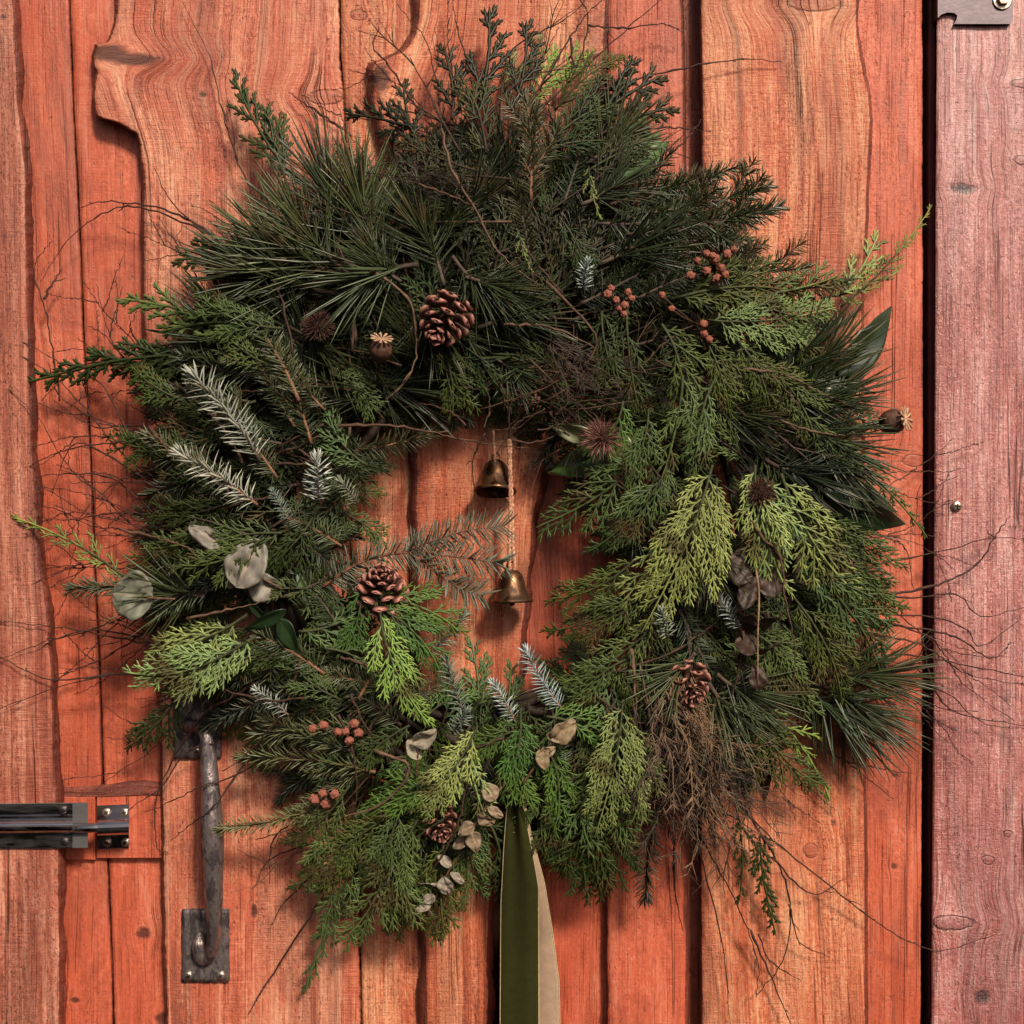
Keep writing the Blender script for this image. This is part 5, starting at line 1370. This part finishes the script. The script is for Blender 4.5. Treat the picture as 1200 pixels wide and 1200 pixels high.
cone_cluster('salmon coloured cone cluster at lower left with one cone apart', .100, [(405, 857), (415, 848), (396, 858), (409, 868), (420, 859), (366, 854), (379, 850)], (408, 860), .0037)
cone_cluster('dark red cone trio above the handle side of the bottom edge', .088, [(378, 930), (368, 937), (382, 942), (392, 931)], (380, 938), .0040)

# ------------------------------------------------------------------ seed heads
def poppy(label, px, py, z, axis, size, stem_px):
    c = P(px, py, z)
    e = empty('poppy_seed_head', c, label, 'seed head', 'dried poppy seed heads')
    B = Vector(axis).normalized().to_track_quat('Z', 'X').to_matrix().to_4x4()
    mb = MB(); s = size
    lathe(mb, [(.0012 * s, -.013 * s), (.002 * s, -.010 * s), (.0055 * s, -.0085 * s), (.0085 * s, -.004 * s), (.0092 * s, .0005 * s), (.0080 * s, .005 * s), (.0050 * s, .0075 * s), (.0052 * s, .009 * s), (.0001, .0095 * s)], 20, 0, B)
    link('capsule', mb.mesh('capsule', M_BROWN), e)
    mb = MB()
    for k in range(11):
        a = 2 * math.pi * k / 11
        d = Vector((math.cos(a), math.sin(a), .12)); q = Vector((-math.sin(a), math.cos(a), 0))
        p0 = Vector((0, 0, .0095 * s)); r = .0092 * s
        vs = []
        for (t, w, h) in ((.05, .0004, .0006), (.55, .0010, .0009), (.9, .0016, .0009), (1.0, .0010, .0006)):
            ct = p0 + d * r * t
            vs += [B @ (ct - q * w * s), B @ (ct + Vector((0, 0, h * s))), B @ (ct + q * w * s), B @ (ct - Vector((0, 0, h * s * .6)))]
        fs = [(i * 4 + k2, i * 4 + (k2 + 1) % 4, i * 4 + 4 + (k2 + 1) % 4, i * 4 + 4 + k2) for i in range(3) for k2 in range(4)] + [(12, 13, 14, 15)]
        mb.add(vs, fs)
    link('crown', mb.mesh('crown', M_TAN), e)
    mb = MB(); q = B @ Vector((0, 0, -.0125 * s))
    tube(mb, spline([q, (q + (P(*stem_px) - c)) * .5 + Vector((0, .003, -.002)), P(*stem_px) - c], 5), .0012, 6)
    o = link('stem', mb.mesh('stem', M_STEM), e); o.color = (.8, .7, .6, 1)
poppy('poppy seed head with pale crown beside the thistle near the top', 446, 410, .102, (.15, -.55, .82), 1.0, (440, 450, .08))
poppy('poppy seed head standing out at the right edge of the wreath', 1046, 494, .060, (.72, -.66, .16), 1.15, (990, 508, .064))

def thistle(label, px, py, z, axis, size, spike, mat=M_BROWN, n=330, seed=1, spread=2.2):
    c = P(px, py, z); rn = random.Random(seed)
    e = empty('thistle_head', c, label, 'thistle head', 'dried thistle heads')
    B = Vector(axis).normalized().to_track_quat('Z', 'X').to_matrix().to_4x4()
    mb = MB(); s = size
    lathe(mb, [(.0001, -.9 * s), (.6 * s, -.7 * s), (.85 * s, -.2 * s), (.85 * s, .2 * s), (.55 * s, .6 * s), (.0001, .75 * s)], 16, 0, B)
    link('core', mb.mesh('core', M_CORE), e)
    mb = MB()
    for i in range(n):
        t = (i + .5) / n; th = spread * math.sqrt(t); ph = i * 2.39996
        d = Vector((math.sin(th) * math.cos(ph), math.sin(th) * math.sin(ph), math.cos(th)))
        dd = (d + Vector((rn.gauss(0, .16), rn.gauss(0, .16), .25 + rn.gauss(0, .12)))).normalized()
        needle(mb, B @ (d * s * .7), B @ dd, spike * rn.uniform(.6, 1.15), .00042, rn.uniform(-.2, .2), B @ d, 3, (0, .8), .7)
    o = link('bristles', mb.mesh('bristles', mat), e); o['kind'] = 'stuff'
M_BRIST = plain('bristle', (.14, .068, .048), .55, .4, scale=200, col2=(.06, .028, .02))
M_PINKB = plain('dry_petal', (.27, .125, .10), .6, .35, scale=180, col2=(.13, .05, .042))
thistle('brown bristly thistle head at upper left inside the wreath', 372, 382, .096, (-.05, -.75, .6), .0108, .007, M_BRIST, 380, 1)
thistle('dark spiky thistle head above the bright hanging cedar at right', 890, 578, .104, (.0, -.7, .6), .0108, .007, M_BRIST, 380, 2)
thistle('ragged reddish dried flower right above the bells', 706, 514, .092, (-.5, -.7, -.1), .0075, .015, M_PINKB, 170, 3, 1.9)

# ------------------------------------------------------------------ bells, cord and ribbon
def bell(label, px, py_rim, z, size):
    """py_rim is the pixel of the lower lip"""
    c = P(px, py_rim, z)
    e = empty('bell', c, label, 'bell', 'brass bells hanging in the hole')
    s = size
    mb = MB()
    prof = [(.0120, -.0002), (.0128, .0006), (.0124, .0016), (.0108, .0026), (.0094, .0052), (.0084, .0090), (.0076, .0130), (.0064, .0165), (.0044, .0188), (.0020, .0198), (.0001, .0200)]
    inner = [(.0001, .0185), (.0040, .0176), (.0066, .0130), (.0076, .0080), (.0092, .0040), (.0112, .0004), (.0120, -.0002)]
    lathe(mb, [(r * s, h * s) for r, h in prof], 40)
    lathe(mb, [(r * s, h * s) for r, h in inner], 40)
    link('body', mb.mesh('body', M_BRASS), e)
    mb = MB()
    pts = [Vector((math.cos(a) * .0022 * s, 0, (.0216 + math.sin(a) * .0026) * s)) for a in np.linspace(-1.2, math.pi + 1.2, 16)]
    tube(mb, pts, .0006 * s, 8); link('loop', mb.mesh('loop', M_BRASS), e)
    mb = MB()
    tube(mb, [Vector((0, 0, .018 * s)), Vector((0, 0, .001 * s))], .0005 * s, 6)
    lathe(mb, [(.0001, .002 * s), (.0017 * s, .0008 * s), (.0019 * s, -.0006 * s), (.0012 * s, -.0018 * s), (.0001, -.0022 * s)], 12)
    link('clapper', mb.mesh('clapper', M_BRASS), e)
    return e
b1 = bell('upper small brass bell, half behind the hanging twine', 580, 577, .036, 1.45)
b1.rotation_euler = (R(-14), R(4), R(10))
b2 = bell('lower small brass bell at the end of the twine', 600, 706, .044, 1.42)
b2.rotation_euler = (R(-3), R(-2), 0)
tw = empty('twine', P(595, 530, .05), 'pinkish jute twine holding the lower bell', 'twine')
def twisted(name, path, r, parent, turns=16, ph=0):
    ax = spline([P(*p) - parent.location for p in path], 14)
    fr = frames(ax); n = len(ax); mb = MB()
    for k in range(2):
        pts = [ax[i] + (fr[i][1] * math.cos(turns * 6.283 * i / n + k * math.pi + ph) + fr[i][2] * math.sin(turns * 6.283 * i / n + k * math.pi + ph)) * r * .62 for i in range(n)]
        tube(mb, pts, r * .72, 7)
    rn = random.Random(int(ph * 10) + 3)
    for i in range(2, n - 2, 2):        # loose fibres
        d = Vector((rn.uniform(-1, 1), rn.uniform(-1, .2), rn.uniform(-.6, .6))).normalized()
        tube(mb, [ax[i], ax[i] + d * .0012, ax[i] + d * .002 + Vector((0, 0, -.0005))], [.00012, .0001, .00005], 4)
    return link(name, mb.mesh(name, M_TWINE), parent)
twisted('strand', [(596, 515, .052), (597, 545, .050), (598, 590, .048), (597, 640, .047), (597, 664, .0455), (599, 671, .0445)], .0014, tw, 15)
twisted('strand', [(598, 515, .052), (598, 545, .050), (600, 590, .048), (601, 640, .047), (603, 662, .0455), (601, 671, .0445)], .0014, tw, 15, 1.2)
t2 = empty('twine', P(580, 520, .05), 'short twine loop above the upper bell', 'twine')
twisted('strand', [(578, 505, .046), (579, 525, .042), (580, 546, .037)], .0010, t2, 5)

rib = empty('ribbon', P(605, 945, .07), 'olive green velvet ribbon tail with pale beige back hanging under the wreath', 'ribbon')
def tail(name, left, right, zs, matf, fold=0.0, ripple=0.0, backm=None, th=.0007):
    ys = np.linspace(left[0][1], left[-1][1], 70)
    n = 14; mb = MB(); vs = []; F0 = []; 
    for j, y in enumerate(ys):
        l = float(np.interp(y, [p[1] for p in left], [p[0] for p in left])); r = float(np.interp(y, [p[1] for p in right], [p[0] for p in right]))
        zl = float(np.interp(y, [p[0] for p in zs], [p[1] for p in zs])); zr = float(np.interp(y, [p[0] for p in zs], [p[2] for p in zs]))
        t = (y - ys[0]) / (ys[-1] - ys[0])
        for k in range(n + 1):
            s = k / n
            z = zl + (zr - zl) * s + fold * math.exp(-t * 4.0) * .0048 * math.sin(s * 9.5 + 1) + .0012 * math.sin(s * 3.1) + ripple * math.sin(y * .02 + s)
            vs.append(P(l + (r - l) * s + .5 * mnoise.noise(Vector((y * .015, 1, seed_tail))), y, z))
    m = len(ys); q = len(vs)
    vs2 = [v + Vector((0, th, 0)) for v in vs]
    for j in range(m - 1):
        for k in range(n):
            a = j * (n + 1) + k
            mb.f.append((a, a + n + 1, a + n + 2, a + 1)); mb.m.append(1 if k in (0, n - 1) and False else 0)
            mb.f.append((q + a, q + a + 1, q + a + n + 2, q + a + n + 1)); mb.m.append(1)
    for j in range(m - 1):
        a = j * (n + 1); b = a + n
        mb.f.append((a, q + a, q + a + n + 1, a + n + 1)); mb.m.append(2)
        mb.f.append((b, b + n + 1, q + b + n + 1, q + b)); mb.m.append(2)
    mb.v = [v - rib.location for v in vs + vs2]; mb.t = [0] * len(mb.v)
    o = link(name, mb.mesh(name, [matf, backm or M_VELBACK, M_SELV]), rib)
    # woven selvedges, a rolled cord along each edge
    for side in (0, n):
        mb = MB(); ed = [vs[j * (n + 1) + side] - rib.location + Vector((0, th * .5, 0)) for j in range(0, m)]
        tube(mb, ed, .0006, 6); link('selvedge', mb.mesh('selvedge', M_SELV), o)
seed_tail = 1
tail('front_tail', [(596, 930), (593, 960), (590, 1000), (587, 1060), (585, 1400)], [(611, 930), (616, 960), (624, 1000), (631, 1040), (632, 1400)], [(930, .078, .080), (1000, .066, .069), (1060, .052, .058), (1120, .045, .049), (1260, .040, .046)], M_VELVET, 1.0, .0012)
seed_tail = 2
tail('back_tail', [(598, 930), (600, 1000), (606, 1060), (612, 1400)], [(613, 930), (622, 975), (638, 1035), (647, 1090), (655, 1150), (660, 1400)], [(930, .074, .076), (1000, .058, .066), (1100, .036, .046), (1260, .028, .036)], M_VELBACK, .6)

print('COUNT', COUNT, 'objects', len(bpy.data.objects), 'tris', sum(len(m.polygons) * 2 for m in bpy.data.meshes))
